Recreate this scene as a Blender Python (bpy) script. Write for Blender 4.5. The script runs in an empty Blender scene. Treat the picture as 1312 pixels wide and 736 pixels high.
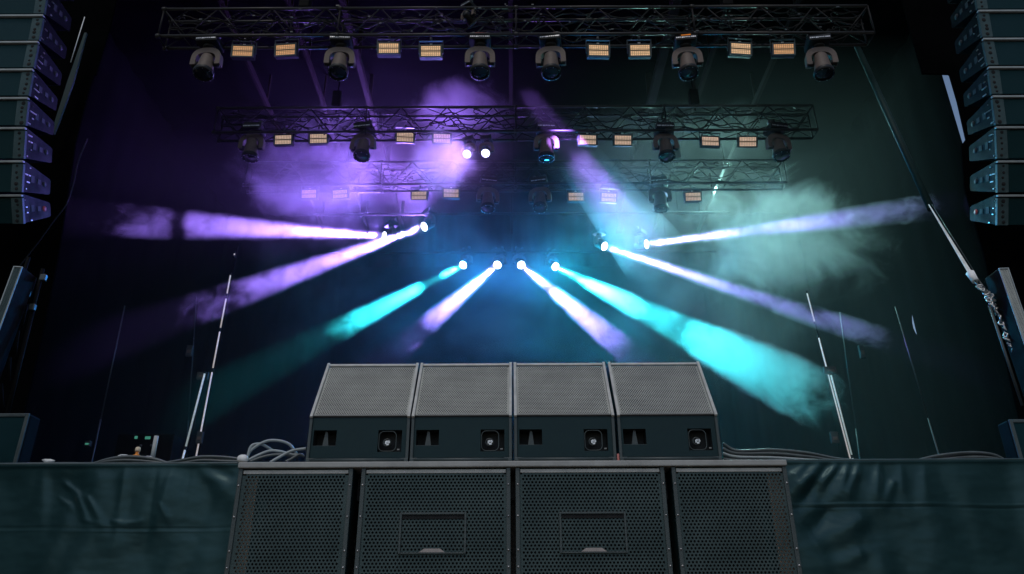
import bpy, bmesh, math, random
from mathutils import Vector, Matrix, noise as mnoise
random.seed(7)
S = bpy.context.scene
COL = S.collection
rad = math.radians

# ------------------------------------------------------------------ camera
F = 1000.0; PITCH = 25.0; EYE = 1.3
cam = bpy.data.cameras.new('camera'); camo = bpy.data.objects.new('camera', cam); COL.objects.link(camo)
cam.sensor_width = 36; cam.lens = 36 * F / 1312; cam.clip_end = 2000; cam.clip_start = 0.05
R = Matrix.Rotation(rad(90 + PITCH), 3, 'X') @ Matrix.Rotation(rad(-0.28), 3, 'Z')
camo.location = (0, 0, EYE); camo.rotation_euler = R.to_euler(); S.camera = camo
EYEV = Vector((0, 0, EYE))
def ray(px, py): return R @ Vector(((px - 656) / F, -(py - 368) / F, -1))
def PY(px, py, Y):
    d = ray(px, py); return EYEV + d * (Y / d.y)
def PZ(px, py, z): return EYEV + ray(px, py) * z

# ------------------------------------------------------------------ mesh builder
class MB:
    def __init__(s): s.v = []; s.f = []; s.sm = []
    def add(s, vs, fs, smooth=False):
        b = len(s.v); s.v += [tuple(v) for v in vs]
        for f in fs: s.f.append(tuple(i + b for i in f)); s.sm.append(smooth)
        return s
    def box(s, a, b, bev=0.0, M=None):
        a = Vector(a); b = Vector(b)
        lo = Vector((min(a[i], b[i]) for i in range(3))); hi = Vector((max(a[i], b[i]) for i in range(3)))
        bm = bmesh.new(); bmesh.ops.create_cube(bm, size=1.0)
        for v in bm.verts: v.co = Vector(((lo[i] + hi[i]) / 2 + v.co[i] * (hi[i] - lo[i]) for i in range(3)))
        if bev > 0: bmesh.ops.bevel(bm, geom=list(bm.edges), offset=bev, segments=2, affect='EDGES', profile=.6)
        s.bm(bm, M); return s
    def bm(s, bm, M=None, smooth=False):
        bm.verts.index_update()
        s.add([(M @ v.co if M else v.co) for v in bm.verts], [[v.index for v in f.verts] for f in bm.faces], smooth)
        bm.free(); return s
    def prism(s, poly, axis, a, b, M=None):
        # poly: 2D points, extruded from a to b along axis ('x','y','z')
        def mk(p, t):
            q = {'x': (t, p[0], p[1]), 'y': (p[0], t, p[1]), 'z': (p[0], p[1], t)}[axis]
            return M @ Vector(q) if M else q
        n = len(poly); vs = [mk(p, a) for p in poly] + [mk(p, b) for p in poly]
        fs = [(i, (i + 1) % n, (i + 1) % n + n, i + n) for i in range(n)] + [tuple(reversed(range(n))), tuple(range(n, 2 * n))]
        return s.add(vs, fs)
    def tube(s, pts, r, n=8, r1=None, cap=True):
        pts = [Vector(p) for p in pts]; m = len(pts); rings = []
        up = None
        for k, p in enumerate(pts):
            t = (pts[min(k + 1, m - 1)] - pts[max(k - 1, 0)]).normalized()
            if up is None: up = t.orthogonal().normalized()
            else: up = (up - t * up.dot(t)).normalized()
            bt = t.cross(up); rr = r if r1 is None else r + (r1 - r) * k / (m - 1)
            rings.append([p + (up * math.cos(6.28318 * i / n) + bt * math.sin(6.28318 * i / n)) * rr for i in range(n)])
        vs = [v for rg in rings for v in rg]; fs = []
        for k in range(m - 1):
            for i in range(n):
                j = (i + 1) % n; fs.append((k * n + i, k * n + j, (k + 1) * n + j, (k + 1) * n + i))
        s.add(vs, fs, True)
        if cap:
            b = len(s.v) - len(vs)
            s.f += [tuple(b + i for i in reversed(range(n))), tuple(b + (m - 1) * n + i for i in range(n))]; s.sm += [False, False]
        return s
    def lathe(s, prof, n=24, M=None):
        # prof: (r, z) revolved about z
        vs = []
        for (r, z) in prof:
            for i in range(n):
                q = Vector((r * math.cos(6.28318 * i / n), r * math.sin(6.28318 * i / n), z)); vs.append(M @ q if M else q)
        fs = []
        for k in range(len(prof) - 1):
            for i in range(n):
                j = (i + 1) % n; fs.append((k * n + i, k * n + j, (k + 1) * n + j, (k + 1) * n + i))
        return s.add(vs, fs, True)
    def build(s, name, m, parent=None):
        me = bpy.data.meshes.new(name); me.from_pydata(s.v, [], s.f)
        me.polygons.foreach_set('use_smooth', s.sm)
        bm = bmesh.new(); bm.from_mesh(me); bmesh.ops.recalc_face_normals(bm, faces=bm.faces); bm.to_mesh(me); bm.free()
        me.update(); me.materials.append(m)
        o = bpy.data.objects.new(name, me); COL.objects.link(o)
        if parent: o.parent = parent
        return o

def tag(o, label=None, cat=None, group=None, kind=None):
    if label: o['label'] = label
    if cat: o['category'] = cat
    if group: o['group'] = group
    if kind: o['kind'] = kind
    return o
def thing(name, label, cat, loc=(0, 0, 0), rot=(0, 0, 0), group=None):
    o = bpy.data.objects.new(name, None); COL.objects.link(o); o.location = loc; o.rotation_euler = rot
    return tag(o, label, cat, group)
def dup(o, parent=None):
    c = o.copy(); COL.objects.link(c)
    if parent: c.parent = parent
    for ch in list(o.children): dup(ch, c)
    return c
def kid(o, name):
    for c in o.children:
        if c.name.split('.')[0] == name: return c
ORD = ['first', 'second', 'third', 'fourth', 'fifth', 'sixth', 'seventh', 'eighth', 'ninth', 'tenth', 'eleventh', 'twelfth']

# ------------------------------------------------------------------ materials
def mat(name, col, rough=.5, metal=0.0, var=.25, nscale=6.0, bump=0.0, bscale=60.0, spec=.5, wear=None, emit=None, estr=0.0, tint=None):
    m = bpy.data.materials.new(name); m.use_nodes = True; nt = m.node_tree; N = nt.nodes.new; L = nt.links.new
    p = nt.nodes['Principled BSDF']; tc = N('ShaderNodeTexCoord')
    no = N('ShaderNodeTexNoise'); no.inputs['Scale'].default_value = nscale; no.inputs['Detail'].default_value = 5; no.inputs['Roughness'].default_value = .65
    L(tc.outputs['Object'], no.inputs['Vector'])
    mr = N('ShaderNodeMapRange'); L(no.outputs[0], mr.inputs['Value']); mr.inputs['From Min'].default_value = .3; mr.inputs['From Max'].default_value = .7
    mr.inputs['To Min'].default_value = 1 - var; mr.inputs['To Max'].default_value = 1 + var
    mx = N('ShaderNodeMix'); mx.data_type = 'RGBA'; mx.blend_type = 'MULTIPLY'; mx.inputs[0].default_value = 1
    mx.inputs[6].default_value = (*col, 1)
    cb = N('ShaderNodeCombineColor')
    for i in range(3): L(mr.outputs[0], cb.inputs[i])
    L(cb.outputs[0], mx.inputs[7]); src = mx.outputs[2]
    if wear:
        n2 = N('ShaderNodeTexNoise'); n2.inputs['Scale'].default_value = wear[1]; n2.inputs['Detail'].default_value = 6; n2.inputs['Roughness'].default_value = .75
        L(tc.outputs['Object'], n2.inputs['Vector'])
        m3 = N('ShaderNodeMapRange'); L(n2.outputs[0], m3.inputs['Value']); m3.inputs['From Min'].default_value = wear[2]; m3.inputs['From Max'].default_value = wear[2] + .06
        mw = N('ShaderNodeMix'); mw.data_type = 'RGBA'; L(m3.outputs[0], mw.inputs[0]); L(src, mw.inputs[6]); mw.inputs[7].default_value = (*wear[0], 1); src = mw.outputs[2]
    L(src, p.inputs['Base Color'])
    m4 = N('ShaderNodeMapRange'); L(no.outputs[0], m4.inputs['Value']); m4.inputs['From Min'].default_value = .3; m4.inputs['From Max'].default_value = .7
    m4.inputs['To Min'].default_value = max(.02, rough - .12); m4.inputs['To Max'].default_value = min(1, rough + .12); L(m4.outputs[0], p.inputs['Roughness'])
    p.inputs['Metallic'].default_value = metal; p.inputs['Specular IOR Level'].default_value = spec
    if tint: p.inputs['Specular Tint'].default_value = (*tint, 1)
    if bump > 0:
        n3 = N('ShaderNodeTexNoise'); n3.inputs['Scale'].default_value = bscale; n3.inputs['Detail'].default_value = 4; L(tc.outputs['Object'], n3.inputs['Vector'])
        bp = N('ShaderNodeBump'); bp.inputs['Strength'].default_value = bump; bp.inputs['Distance'].default_value = .01; L(n3.outputs[0], bp.inputs['Height']); L(bp.outputs[0], p.inputs['Normal'])
    if emit: p.inputs['Emission Color'].default_value = (*emit, 1); p.inputs['Emission Strength'].default_value = estr
    return m
def emis(name, col, st):
    m = bpy.data.materials.new(name); m.use_nodes = True; nt = m.node_tree; nt.nodes.clear()
    o = nt.nodes.new('ShaderNodeOutputMaterial'); e = nt.nodes.new('ShaderNodeEmission'); e.inputs[0].default_value = (*col, 1); e.inputs[1].default_value = st
    nt.links.new(e.outputs[0], o.inputs['Surface']); return m

M = {}
M['cab'] = mat('cabinet_paint', (.006, .020, .022), .6, bump=.25, bscale=180, wear=((.06, .09, .09), 9, .71), spec=.3, tint=(.5, .9, 1))
M['panel'] = mat('panel_paint', (.011, .024, .026), .6, bump=.12, bscale=220, wear=((.05, .07, .07), 14, .72), spec=.3, tint=(.6, .9, 1))
M['frame'] = mat('frame_paint', (.17, .175, .165), .5, bump=.1, bscale=120, wear=((.30, .30, .28), 18, .66))
M['frame_dark'] = mat('frame_dark', (.045, .062, .062), .5, bump=.15, bscale=120, wear=((.16, .18, .17), 22, .68))
M['grille'] = mat('sub_grille', (.044, .061, .060), .5, .0, nscale=3, var=.4, bump=.05, spec=.35, tint=(.6, .95, 1))
M['mgrille'] = mat('wedge_grille', (.37, .38, .345), .5, .2, nscale=3, var=.22)
M['inside'] = mat('dark_inside', (.006, .007, .008), .9)
M['hole'] = mat('dark_recess', (.01, .012, .013), .7)
M['metal'] = mat('bare_metal', (.55, .55, .54), .35, .9, wear=((.2, .2, .2), 12, .62))
M['white'] = mat('white_plastic', (.75, .75, .72), .5)
M['truss'] = mat('truss_black', (.007, .007, .0075), .55, .0, wear=((.04, .036, .032), 20, .68), spec=.15)
M['chord'] = mat('truss_chord', (.022, .021, .020), .45, .0, wear=((.10, .085, .075), 9, .63), spec=.3)
M['black'] = mat('black_paint', (.003, .0033, .0036), .7, wear=((.012, .012, .012), 15, .73), spec=.06)
M['trim'] = mat('pale_trim', (.47, .465, .43), .5, bump=.1, bscale=120, nscale=9, wear=((.60, .59, .55), 20, .66))
M['cloth'] = mat('black_cloth', (.0022, .0024, .0026), .95, nscale=2, spec=.0, bump=.2, bscale=25)
M['deck'] = mat('stage_deck', (.022, .022, .023), .6, bump=.2, bscale=30)
M['rafter'] = mat('rafter', (.007, .004, .0032), .85, nscale=3, spec=.1)
M['headskin'] = mat('fixture_skin', (.115, .088, .074), .6, nscale=8, wear=((.05, .042, .036), 12, .68), spec=.3)
M['fixture'] = mat('fixture_black', (.008, .009, .010), .5, spec=.3)
M['lensglass'] = mat('dead_lens', (.015, .02, .03), .08, spec=.8)
M['skirt'] = mat('skirt_vinyl', (.014, .042, .046), .40, nscale=1.3, var=.25, bump=.05, bscale=90, wear=((.026, .057, .060), 5, .70), spec=.42, tint=(.6, .95, 1))
M['cable'] = mat('cable_black', (.085, .10, .10), .4, spec=.5)
M['loom'] = mat('loom_black', (.007, .0075, .0075), .6, spec=.15)
M['hem'] = mat('skirt_hem', (.035, .066, .07), .45, nscale=5, wear=((.10, .13, .13), 9, .62))
M['cable_grey'] = mat('cable_grey', (.30, .34, .34), .45)
M['array'] = mat('array_grille', (.001, .014, .0165), .5, nscale=2, bump=.15, bscale=300, wear=((.04, .08, .08), 40, .75), spec=.25, tint=(.4, .9, 1))
M['flange'] = mat('array_flange', (.045, .070, .073), .5, nscale=7, var=.35, wear=((.13, .15, .15), 16, .64), spec=.3, tint=(.5, .9, 1))
M['side'] = mat('array_side', (.0022, .003, .0042), .6, nscale=6, wear=((.008, .010, .012), 14, .70), spec=.08)
M['rail'] = mat('array_rail', (.30, .33, .33), .45, .1)
M['red'] = mat('red_mark', (.45, .06, .05), .5)
M['orange'] = mat('orange_plastic', (.75, .24, .02), .45)
M['strap'] = mat('white_strap', (.78, .78, .75), .6, bump=.2, bscale=200)
M['scrim'] = mat('teal_scrim', (.014, .038, .04), .8, nscale=3)
M['ground'] = mat('ground_dirt', (.20, .15, .10), .95, nscale=.6, bump=.5, bscale=4)
M['winch'] = mat('tower_steel', (.05, .06, .06), .42, .3, wear=((.25, .27, .26), 14, .64))
M['amber'] = emis('display_amber', (1, .30, .05), .45)
M['redled'] = emis('display_red', (1, .12, .06), .4)
M['greenled'] = emis('display_green', (.12, .55, .4), .35)
M['tube'] = mat('pole_added_glow', (.8, .8, .8), .4, emit=(1, .86, .78), estr=.30)  # emission put into the pale poles for the stage light they catch
M['tube2'] = mat('pole_added_glow_cool', (.8, .8, .8), .4, emit=(.75, .9, .85), estr=.22)

def strobe_mat(name, col, st):
    m = bpy.data.materials.new(name); m.use_nodes = True; nt = m.node_tree; N = nt.nodes.new; L = nt.links.new
    p = nt.nodes['Principled BSDF']; tc = N('ShaderNodeTexCoord'); sx = N('ShaderNodeSeparateXYZ'); L(tc.outputs['Object'], sx.inputs[0])
    def mth(op, a, b=None):
        n = N('ShaderNodeMath'); n.operation = op
        for i, q in enumerate((a, b)):
            if q is None: continue
            if isinstance(q, (int, float)): n.inputs[i].default_value = q
            else: L(q, n.inputs[i])
        return n.outputs[0]
    cx = mth('ABSOLUTE', mth('SINE', mth('MULTIPLY', sx.outputs[0], math.pi / .0325)))
    cz = mth('ABSOLUTE', mth('SINE', mth('MULTIPLY', sx.outputs[2], math.pi / .03)))
    dots = mth('MULTIPLY', cx, cz)
    mid = mth('GREATER_THAN', mth('ABSOLUTE', sx.outputs[2]), .013)
    br = mth('MULTIPLY', mth('ADD', mth('MULTIPLY', dots, 1.25), .22), mid)
    no = N('ShaderNodeTexNoise'); no.inputs['Scale'].default_value = 30; L(tc.outputs['Object'], no.inputs[0])
    br = mth('MULTIPLY', br, mth('ADD', no.outputs[0], .5))
    p.inputs['Base Color'].default_value = (.22, .15, .07, 1); p.inputs['Emission Color'].default_value = (*col, 1)
    L(mth('MULTIPLY', br, st), p.inputs['Emission Strength']); return m
M['strobe_a'] = strobe_mat('strobe_face_amber', (1, .50, .22), .50)
M['strobe_b'] = strobe_mat('strobe_face_cream', (1, .62, .34), .62)
M['strobe_c'] = strobe_mat('strobe_face_pale', (1, .70, .52), .55)

# ------------------------------------------------------------------ setting
DECK = PY(656, 595.5, 5.85).z
def plane_box(name, a, b, m, kind='structure'):
    o = MB().box(a, b).build(name, m); tag(o, kind=kind); return o
plane_box('ground', (-400, -400, -.2), (400, 400, 0), M['ground'])
plane_box('stage_floor', (-9.5, 5.9, DECK - .25), (9.5, 18, DECK), M['deck'])
ROOF = 11.45
rb = MB().box((-7.6, 8.4, ROOF + .2), (7.6, 18, ROOF + .35)).build('stage_roof', M['cloth']); tag(rb, 'black underside of the stage roof', 'roof')
back = MB()
N_ = 160
vs = []; fs = []
for i in range(N_ + 1):
    x = -7.6 + 15.2 * i / N_; y = 17.7 + .05 * math.sin(i * 1.35) + .04 * math.sin(i * .41)
    vs += [(x, y, DECK), (x, y, ROOF + .2)]
for i in range(N_): fs.append((2 * i, 2 * i + 2, 2 * i + 3, 2 * i + 1))
back.add(vs, fs, True); ob = back.build('back_curtain', M['cloth']); tag(ob, 'black pleated curtain closing the back of the stage', 'curtain')
# low dark upstage screen (top edge shows in the haze)
sc0 = PY(438, 343, 16.4); sc1 = PY(898, 341, 16.4)
t = thing('video_screen', 'wide dark switched off screen low behind the beam lights', 'screen', ((sc0.x + sc1.x) / 2, 16.4, DECK))
hw = (sc1.x - sc0.x) / 2; hh = sc0.z - DECK
MB().box((-hw, 0, .01), (hw, .12, hh), .01).build('screen_panel', mat('screen_face', (.003, .0035, .004), .9, nscale=3, spec=.0), t)
b = MB()
for k in range(9): b.box((-hw + k * hw / 4 - .02, .13, .01), (-hw + k * hw / 4 + .02, .2, hh - .03))
b.build('support_frame', M['black'], t)

# wing drapes (side walls) : vertical front edge at X=+-5.92, Y=8.5
def wing(sx, name, label, gap=None):
    Xw = 7.4
    parts = [(10.62, 18.0, None)]
    m = MB(); ny = 150; zs = [DECK + (ROOF + .2 - DECK) * k / 90 for k in range(91)]
    if gap: parts = [(10.62, gap[0], 'a'), (gap[0], 18.0, 'b')]
    for (ya, yb, w) in parts:
        n = max(8, int((yb - ya) * 14)); vs = []; fs = []
        for j, z in enumerate(zs):
            for i in range(n + 1):
                y = ya + (yb - ya) * i / n
                if w == 'b':
                    u = (z - gap[1]) / (gap[2] - gap[1]); edge = -.06 if not 0 < u < 1 else -.06 + (gap[3] + .06) * math.sin(math.pi * u) ** .8
                    y = max(y + (-.06 if i == 0 else 0), ya + edge + i * .002)
                amp = .03 * min(1, max(0, (y - 10.62)) * 1.2 + .05)
                x = Xw + amp * math.sin(y * 9 + .25 * math.sin(z * .9)) + (.03 if w == 'b' else 0)
                vs.append((sx * x, y, z))
        for j in range(90):
            for i in range(n): a = j * (n + 1) + i; fs.append((a, a + 1, a + n + 2, a + n + 1))
        m.add(vs, fs, True)
    o = m.build(name, M['cloth']); tag(o, label, 'curtain')
gA = None
d0 = ray(1157, 399); d1 = ray(1172, 440)
k0 = 7.4 / d0.x; k1 = 7.4 / d1.x
g0 = EYEV + d0 * k0; g1 = EYEV + d1 * k1
wing(1, 'side_curtain', 'black side curtain at the right with a slit of daylight', (g1.y - .1, g1.z, g0.z, .13))
wing(-1, 'side_curtain', 'unbroken black side curtain along the left of the stage')

# rafters
for X, w, lab in ((0, .07, 'straight above the stage centre'), (-2.75, .09, 'left of the centre rafter'), (-3.65, .05, 'second left of the centre rafter'),
               (-4.75, .05, 'outermost at the left'), (2.72, .15, 'wide, right of the centre rafter'), (3.6, .06, 'second right of the centre rafter'), (4.75, .06, 'outermost at the right')):
    b = MB().box((X - w / 2, 8.5, ROOF - .55), (X + w / 2, 17.4, ROOF - .42), .006)
    for k in range(8): b.box((X - w / 2 + .01, 8.6 + k * 1.2, ROOF - .42), (X + w / 2 - .01, 8.64 + k * 1.2, ROOF + .2))
    tag(b.build('rafter', M['rafter']), 'reddish roof rafter ' + lab, 'rafter', 'roof rafters')

# ------------------------------------------------------------------ trusses
def truss(Y, label, first=False):
    hb, ht, dp, hl = 8.19 + EYE, 8.708 + EYE, .26, 5.25
    t = thing('lighting_truss', label, 'truss', (0.08, Y, hb), group='lighting trusses over the stage')
    for y in (0, dp):
        for z in (0, ht - hb):
            b = MB()
            for k in range(4):
                xa = -hl + k * hl / 2; b.tube([(xa, y, z), (xa + hl / 2 - .012, y, z)], .024, 10)
                b.tube([(xa - .03, y, z), (xa + .03, y, z)], .034, 10)
            b.build('chord', M['chord'], t)
    b = MB(); n = 26
    for k in range(n):
        xa = -hl + 2 * hl * k / n; xb = xa + 2 * hl / n; H = ht - hb
        za, zb = (0, H) if k % 2 else (H, 0)
        for y in (0, dp): b.tube([(xa, y, za), (xb, y, zb)], .010, 6)
        ya, yb = (0, dp) if k % 2 else (dp, 0)
        for z in (0, H): b.tube([(xa, ya, z), (xb, yb, z)], .009, 6)
    for k in range(5):
        xa = -hl + hl * k / 2
        for y in (0, dp): b.tube([(xa, y, 0), (xa, y, H)], .014, 6)
        for z in (0, H): b.tube([(xa, 0, z), (xa, dp, z)], .014, 6)
    b.build('bracing', M['truss'], t)
    b = MB()
    rn = random.Random(int(Y * 10))
    for k in range(5):
        z0 = .05 + .10 * k; pts = []
        for i in range(140):
            u = i / 139; x = -hl + .1 + (2 * hl - .2) * u
            pts.append((x, .10 + .05 * math.sin(x * 1.7 + k) + rn.uniform(-.01, .01), z0 + .04 * math.sin(x * 5.1 + k * 2) + .03 * math.sin(x * 13 + k)))
        b.tube(pts, .011, 5)
    for i in range(46):
        x = rn.uniform(-hl + .2, hl - .2); z = rn.uniform(.0, .45); y = rn.uniform(0, .1); r = rn.uniform(.02, .07)
        b.tube([(x + r * math.cos(a * .9), y - .03, z + r * math.sin(a * .9)) for a in range(7)], .008, 5)
    b.build('cable_loom', M['loom'], t)
    b = MB()
    for i in range(60):
        x = rn.uniform(-hl + .2, hl - .2); z = rn.choice((.03, .2, .33, .5)) + rn.uniform(-.05, .05); s = rn.uniform(.006, .016)
        b.box((x - s, -.04, z - s * .6), (x + s * rn.uniform(.6, 2.2), -.03, z + s * .6))
    b.build('bolt_glint_pattern', M['winch'], t)  # small pale steel bits standing in for glints along the truss
    for sx in (-1, 1):
        b = MB().tube([(sx * 3.2, dp / 2, ht - hb), (sx * 3.2, dp / 2, ROOF - hb - .4)], .012, 6)
        b.box((sx * 3.2 - .08, dp / 2 - .08, .62), (sx * 3.2 + .08, dp / 2 + .08, .95), .02); b.build('chain_hoist', M['black'], t)
    return t
truss(8.8, 'front box truss carrying the nearest strobes and moving heads')
truss(11.15, 'middle box truss, second behind the front truss')
truss(12.84, 'rear box truss seen dimly through the purple smoke')
pipes = []
for Y, hz, lab in ((14.25, 9.5, 'black lighting pipe holding the outer purple beam lights'), (15.62, 9.3, 'rearmost black lighting pipe above the dark screen')):
    t = thing('lighting_pipe', lab, 'pipe', (0, Y, hz + .15))
    MB().tube([(-4.6, 0, 0), (4.6, 0, 0)], .025, 10).build('bar', M['black'], t)
    for x in (-3.5, 0, 3.5): MB().tube([(x, 0, 0), (x, 0, ROOF - hz - .2)], .008, 6).build('hanger', M['black'], t)

# ------------------------------------------------------------------ moving heads
def make_head(lit=None):
    t = thing('moving_head', 'x', 'stage light')
    # local origin: tilt pivot.  yoke above, base above it.
    b = MB().box((-.16, -.15, .33), (.16, .15, .45), .02)
    base = b.build('base', M['fixture'], t)
    b = MB()
    rr = random.Random(3)
    for k in range(11): b.box((-.145 + k * .027, -.156, .36 + rr.uniform(-.004, .004)), (-.145 + k * .027 + rr.uniform(.014, .025), -.151, .378), 0)
    b.build('vent', M['metal'], base)
    MB().box((-.07, -.157, .40), (.07, -.152, .43)).build('display', M['amber'], base)
    for sx in (-1, 1):
        b = MB().box((sx * .1 - .02, -.03, .452), (sx * .1 + .02, .03, .50)).tube([(sx * .1, -.03, .53), (sx * .1, .03, .53)], .034, 12); b.build('clamp', M['winch'], t)
    MB().lathe([(.0, .329), (.09, .329), (.09, .29), (.0, .29)], 20).build('neck', M['fixture'], t)
    # yoke: inverted U
    b = MB(); ro, ri = .22, .145; poly = []
    n = 14
    out = [(-ro, -.03)] + [(-ro * math.cos(math.pi * k / n) if 0 else -ro * math.copysign(abs(math.cos(math.pi * k / n)) ** .75, math.cos(math.pi * k / n)), .06 + .21 * abs(math.sin(math.pi * k / n)) ** .75) for k in range(n + 1)] + [(ro, -.03)]
    inn = [(-ri, -.03)] + [(-ri * math.copysign(abs(math.cos(math.pi * k / n)) ** .75, math.cos(math.pi * k / n)), .06 + .12 * abs(math.sin(math.pi * k / n)) ** .75) for k in range(n + 1)] + [(ri, -.03)]
    m_ = len(out); vs = []
    for (y0, sh) in ((-.055, 1), (.055, 1)):
        vs += [(p[0], y0, p[1]) for p in out] + [(p[0], y0, p[1]) for p in inn]
    fs = []
    for k in range(m_ - 1):
        fs += [(k, k + 1, m_ + k + 1, m_ + k), (2 * m_ + k, 3 * m_ + k, 3 * m_ + k + 1, 2 * m_ + k + 1),
               (k, 2 * m_ + k, 2 * m_ + k + 1, k + 1), (m_ + k, m_ + k + 1, 3 * m_ + k + 1, 3 * m_ + k)]
    for e in (0, m_ - 1): fs.append((e, m_ + e, 3 * m_ + e, 2 * m_ + e))
    b.add(vs, fs, False); b.build('yoke', M['headskin'], t)
    for sx in (-1, 1): MB().tube([(sx * .12, 0, 0), (sx * .205, 0, 0)], .045, 14).build('pivot', M['fixture'], t)
    # head points to -Z
    hd = MB().lathe([(.0, .17), (.075, .165), (.095, .14), (.105, .05), (.115, -.06), (.135, -.13), (.135, -.135), (0, -.135)], 24).build('head', M['headskin'] if not lit else M['fixture'], t)
    MB().lathe([(.136, -.133), (.145, -.15), (.145, -.21), (.125, -.212), (.122, -.19), (.12, -.14)], 24).build('bezel', M['fixture'], hd)
    le = MB().lathe([(.0, -.212 if not lit else -.2), (.07, -.207 if not lit else -.2), (.119, -.192)], 24).build('lens', lit or M['lensglass'], hd)
    b = MB()
    for a in range(8):
        q = a * math.pi / 4 + .3; b.box((.13 * math.cos(q) - .005, .13 * math.sin(q) - .005, -.217), (.13 * math.cos(q) + .005, .13 * math.sin(q) + .005, -.211))
    b.build('screws', M['metal'], hd)
    return t
HEADS = []
proto = make_head(); used = [False]
def place_head(p, label, group, pan=0, tilt=0, src=None, disp=None):
    o = dup(src or proto)
    o.location = p; o.rotation_euler = (0, 0, pan); o['label'] = label; o['group'] = group
    kid(o, 'head').rotation_euler = (tilt, 0, 0)
    if disp is not None:
        d = kid(kid(o, 'base'), 'display')
        if disp == 'none':
            for ch in (d,): bpy.data.objects.remove(ch)
        else:
            d.data = d.data.copy(); d.data.materials[0] = disp
    return o
front = [(264, 78, 'leftmost, in the dark corner', None), (435, 77, 'between two pairs of strobes, left half', M['amber']), (615, 76, 'just left of centre, red display', M['redled']), (1053, 77, 'rightmost, in the dark corner', None),
         (706, 76, 'just right of centre, amber display', M['amber']), (881, 77, 'between two pairs of strobes, right half', M['amber'])]
for i, (x, y, lab, dd) in enumerate(front):
    place_head(PY(x, y + 5, 8.95), 'unlit moving head under the front truss, ' + lab, 'moving heads on the front truss', random.uniform(-.12, .12), random.uniform(-.15, .05), disp=dd or 'none')
mid = [(322, 'leftmost'), (465, 'second from the left'), (700, 'beside the purple diagonal beam'), (853, 'second from the right'), (998, 'rightmost')]
for i, (x, lab) in enumerate(mid):
    place_head(PY(x, 190, 11.28), 'unlit moving head under the middle truss, ' + lab, 'moving heads on the middle truss', random.uniform(-.2, .2), random.uniform(-.2, .1), disp='none')
for i, (x, lab) in enumerate([(625, 'just left of centre'), (692, 'just right of centre'), (846, 'far right')]):
    place_head(PY(x, 257, 12.95), 'dim moving head under the rear truss, ' + lab, 'moving heads on the rear truss', random.uniform(-.3, .3), random.uniform(-.2, .2), disp='none')

# ------------------------------------------------------------------ strobes
def make_strobe():
    t = thing('strobe_light', 'x', 'strobe light')
    MB().box((-.19, .0, -.115), (.19, .10, .115), .012).build('housing', M['fixture'], t)
    b = MB()
    for (a, c) in (((-.19, -.022, -.115), (-.163, -.002, .115)), ((.163, -.022, -.115), (.19, -.002, .115)), ((-.163, -.022, .092), (.163, -.002, .115)), ((-.163, -.022, -.115), (.163, -.002, -.092))): b.box(a, c, .004)
    b.build('rim', M['frame_dark'], t)
    MB().box((-.161, -.012, -.09), (.161, -.003, .09)).build('light_panel', M['strobe_a'], t)
    b = MB()
    for sx in (-1, 1): b.box((sx * .2 - .005, .03, -.02), (sx * .2 + .005, .07, .2))
    b.box((-.205, .03, .2), (.205, .07, .21)); b.tube([(0, .05, .21), (0, .05, .27)], .02, 8); b.build('bracket', M['winch'], t)
    b = MB().tube([(-.02, .05, .15), (.02, .05, .15)], .012, 8); b.build('knob', M['white'], t)
    return t
sproto = make_strobe(); sused = [False]
rows = [('front', 8.93, [(311, 66), (366, 64.5), (498, 62.5), (552, 66), (767, 65), (820, 65), (949, 63), (1004, 63.5)], 'strobe panels on the front truss'),
        ('middle', 11.25, [(363, 179.5), (408, 178), (519, 176), (566, 178), (753, 179.5), (798, 180), (910, 181.5), (958, 182)], 'strobe panels on the middle truss'),
        ('rear', 12.97, [(396, 249), (436, 249), (537, 251), (578, 248), (738, 252.5), (780, 253.5), (888, 252.5)], 'strobe panels on the rear truss')]
for rn, Y, pts, grp in rows:
    for i, (x, y) in enumerate(pts):
        o = dup(sproto)
        o.location = PY(x, y, Y); o.rotation_euler = (rad(random.uniform(8, 24)), rad(random.uniform(-3, 3)), rad(random.uniform(-6, 6)))
        o.scale = (.88,) * 3; o['label'] = '%s strobe panel from the left, hung under the %s truss' % (ORD[i], rn); o['group'] = grp
        lp = kid(o, 'light_panel'); lp.data = lp.data.copy()
        lp.data.materials[0] = M['strobe_a'] if (rn == 'front' and i in (0, 1, 7)) else (M['strobe_b'] if rn == 'front' else M['strobe_c'])

# ------------------------------------------------------------------ lit beam lights
PU = (.33, .18, 1.0); CY = (.025, .70, .82); LAV = (.29, .21, 1.0)
M['lens_white'] = emis('lens_lit', (.82, .88, 1), 14.0)
M['lens_cyan'] = emis('lens_lit_cyan', (.65, .97, 1), 14.0)
lit_w = make_head(M['lens_white']); lit_w.name = 'beam_light'
lit_c = make_head(M['lens_cyan']); lit_c.name = 'beam_light'
lit_src = {}
def aim_head(p0, d, label, group, cyan):
    d = d.normalized()
    piv = p0 - d * .22
    tilt = math.acos(max(-1, min(1, -d.z))); pan = math.atan2(-d.x, d.y) + 0.0
    key = cyan
    src = lit_c if cyan else lit_w
    o = dup(src)
    # head local -Z tilted about X by tilt -> (0, sin(t)... ) then pan about Z
    o.location = piv; o.rotation_euler = (0, 0, pan); kid(o, 'head').rotation_euler = (tilt, 0, 0)
    o['label'] = label; o['group'] = group
    d_ = kid(kid(o, 'base'), 'display')
    if d_: bpy.data.objects.remove(d_)
    return o
def spot(name, p, d, size, blend, r, en, col):
    ld = bpy.data.lights.new(name, 'SPOT'); lo = bpy.data.objects.new(name, ld); COL.objects.link(lo)
    lo.location = p; lo.rotation_euler = d.to_track_quat('-Z', 'Y').to_euler()
    ld.spot_size = size; ld.spot_blend = blend; ld.shadow_soft_size = r; ld.energy = en; ld.color = col
    return lo

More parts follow.
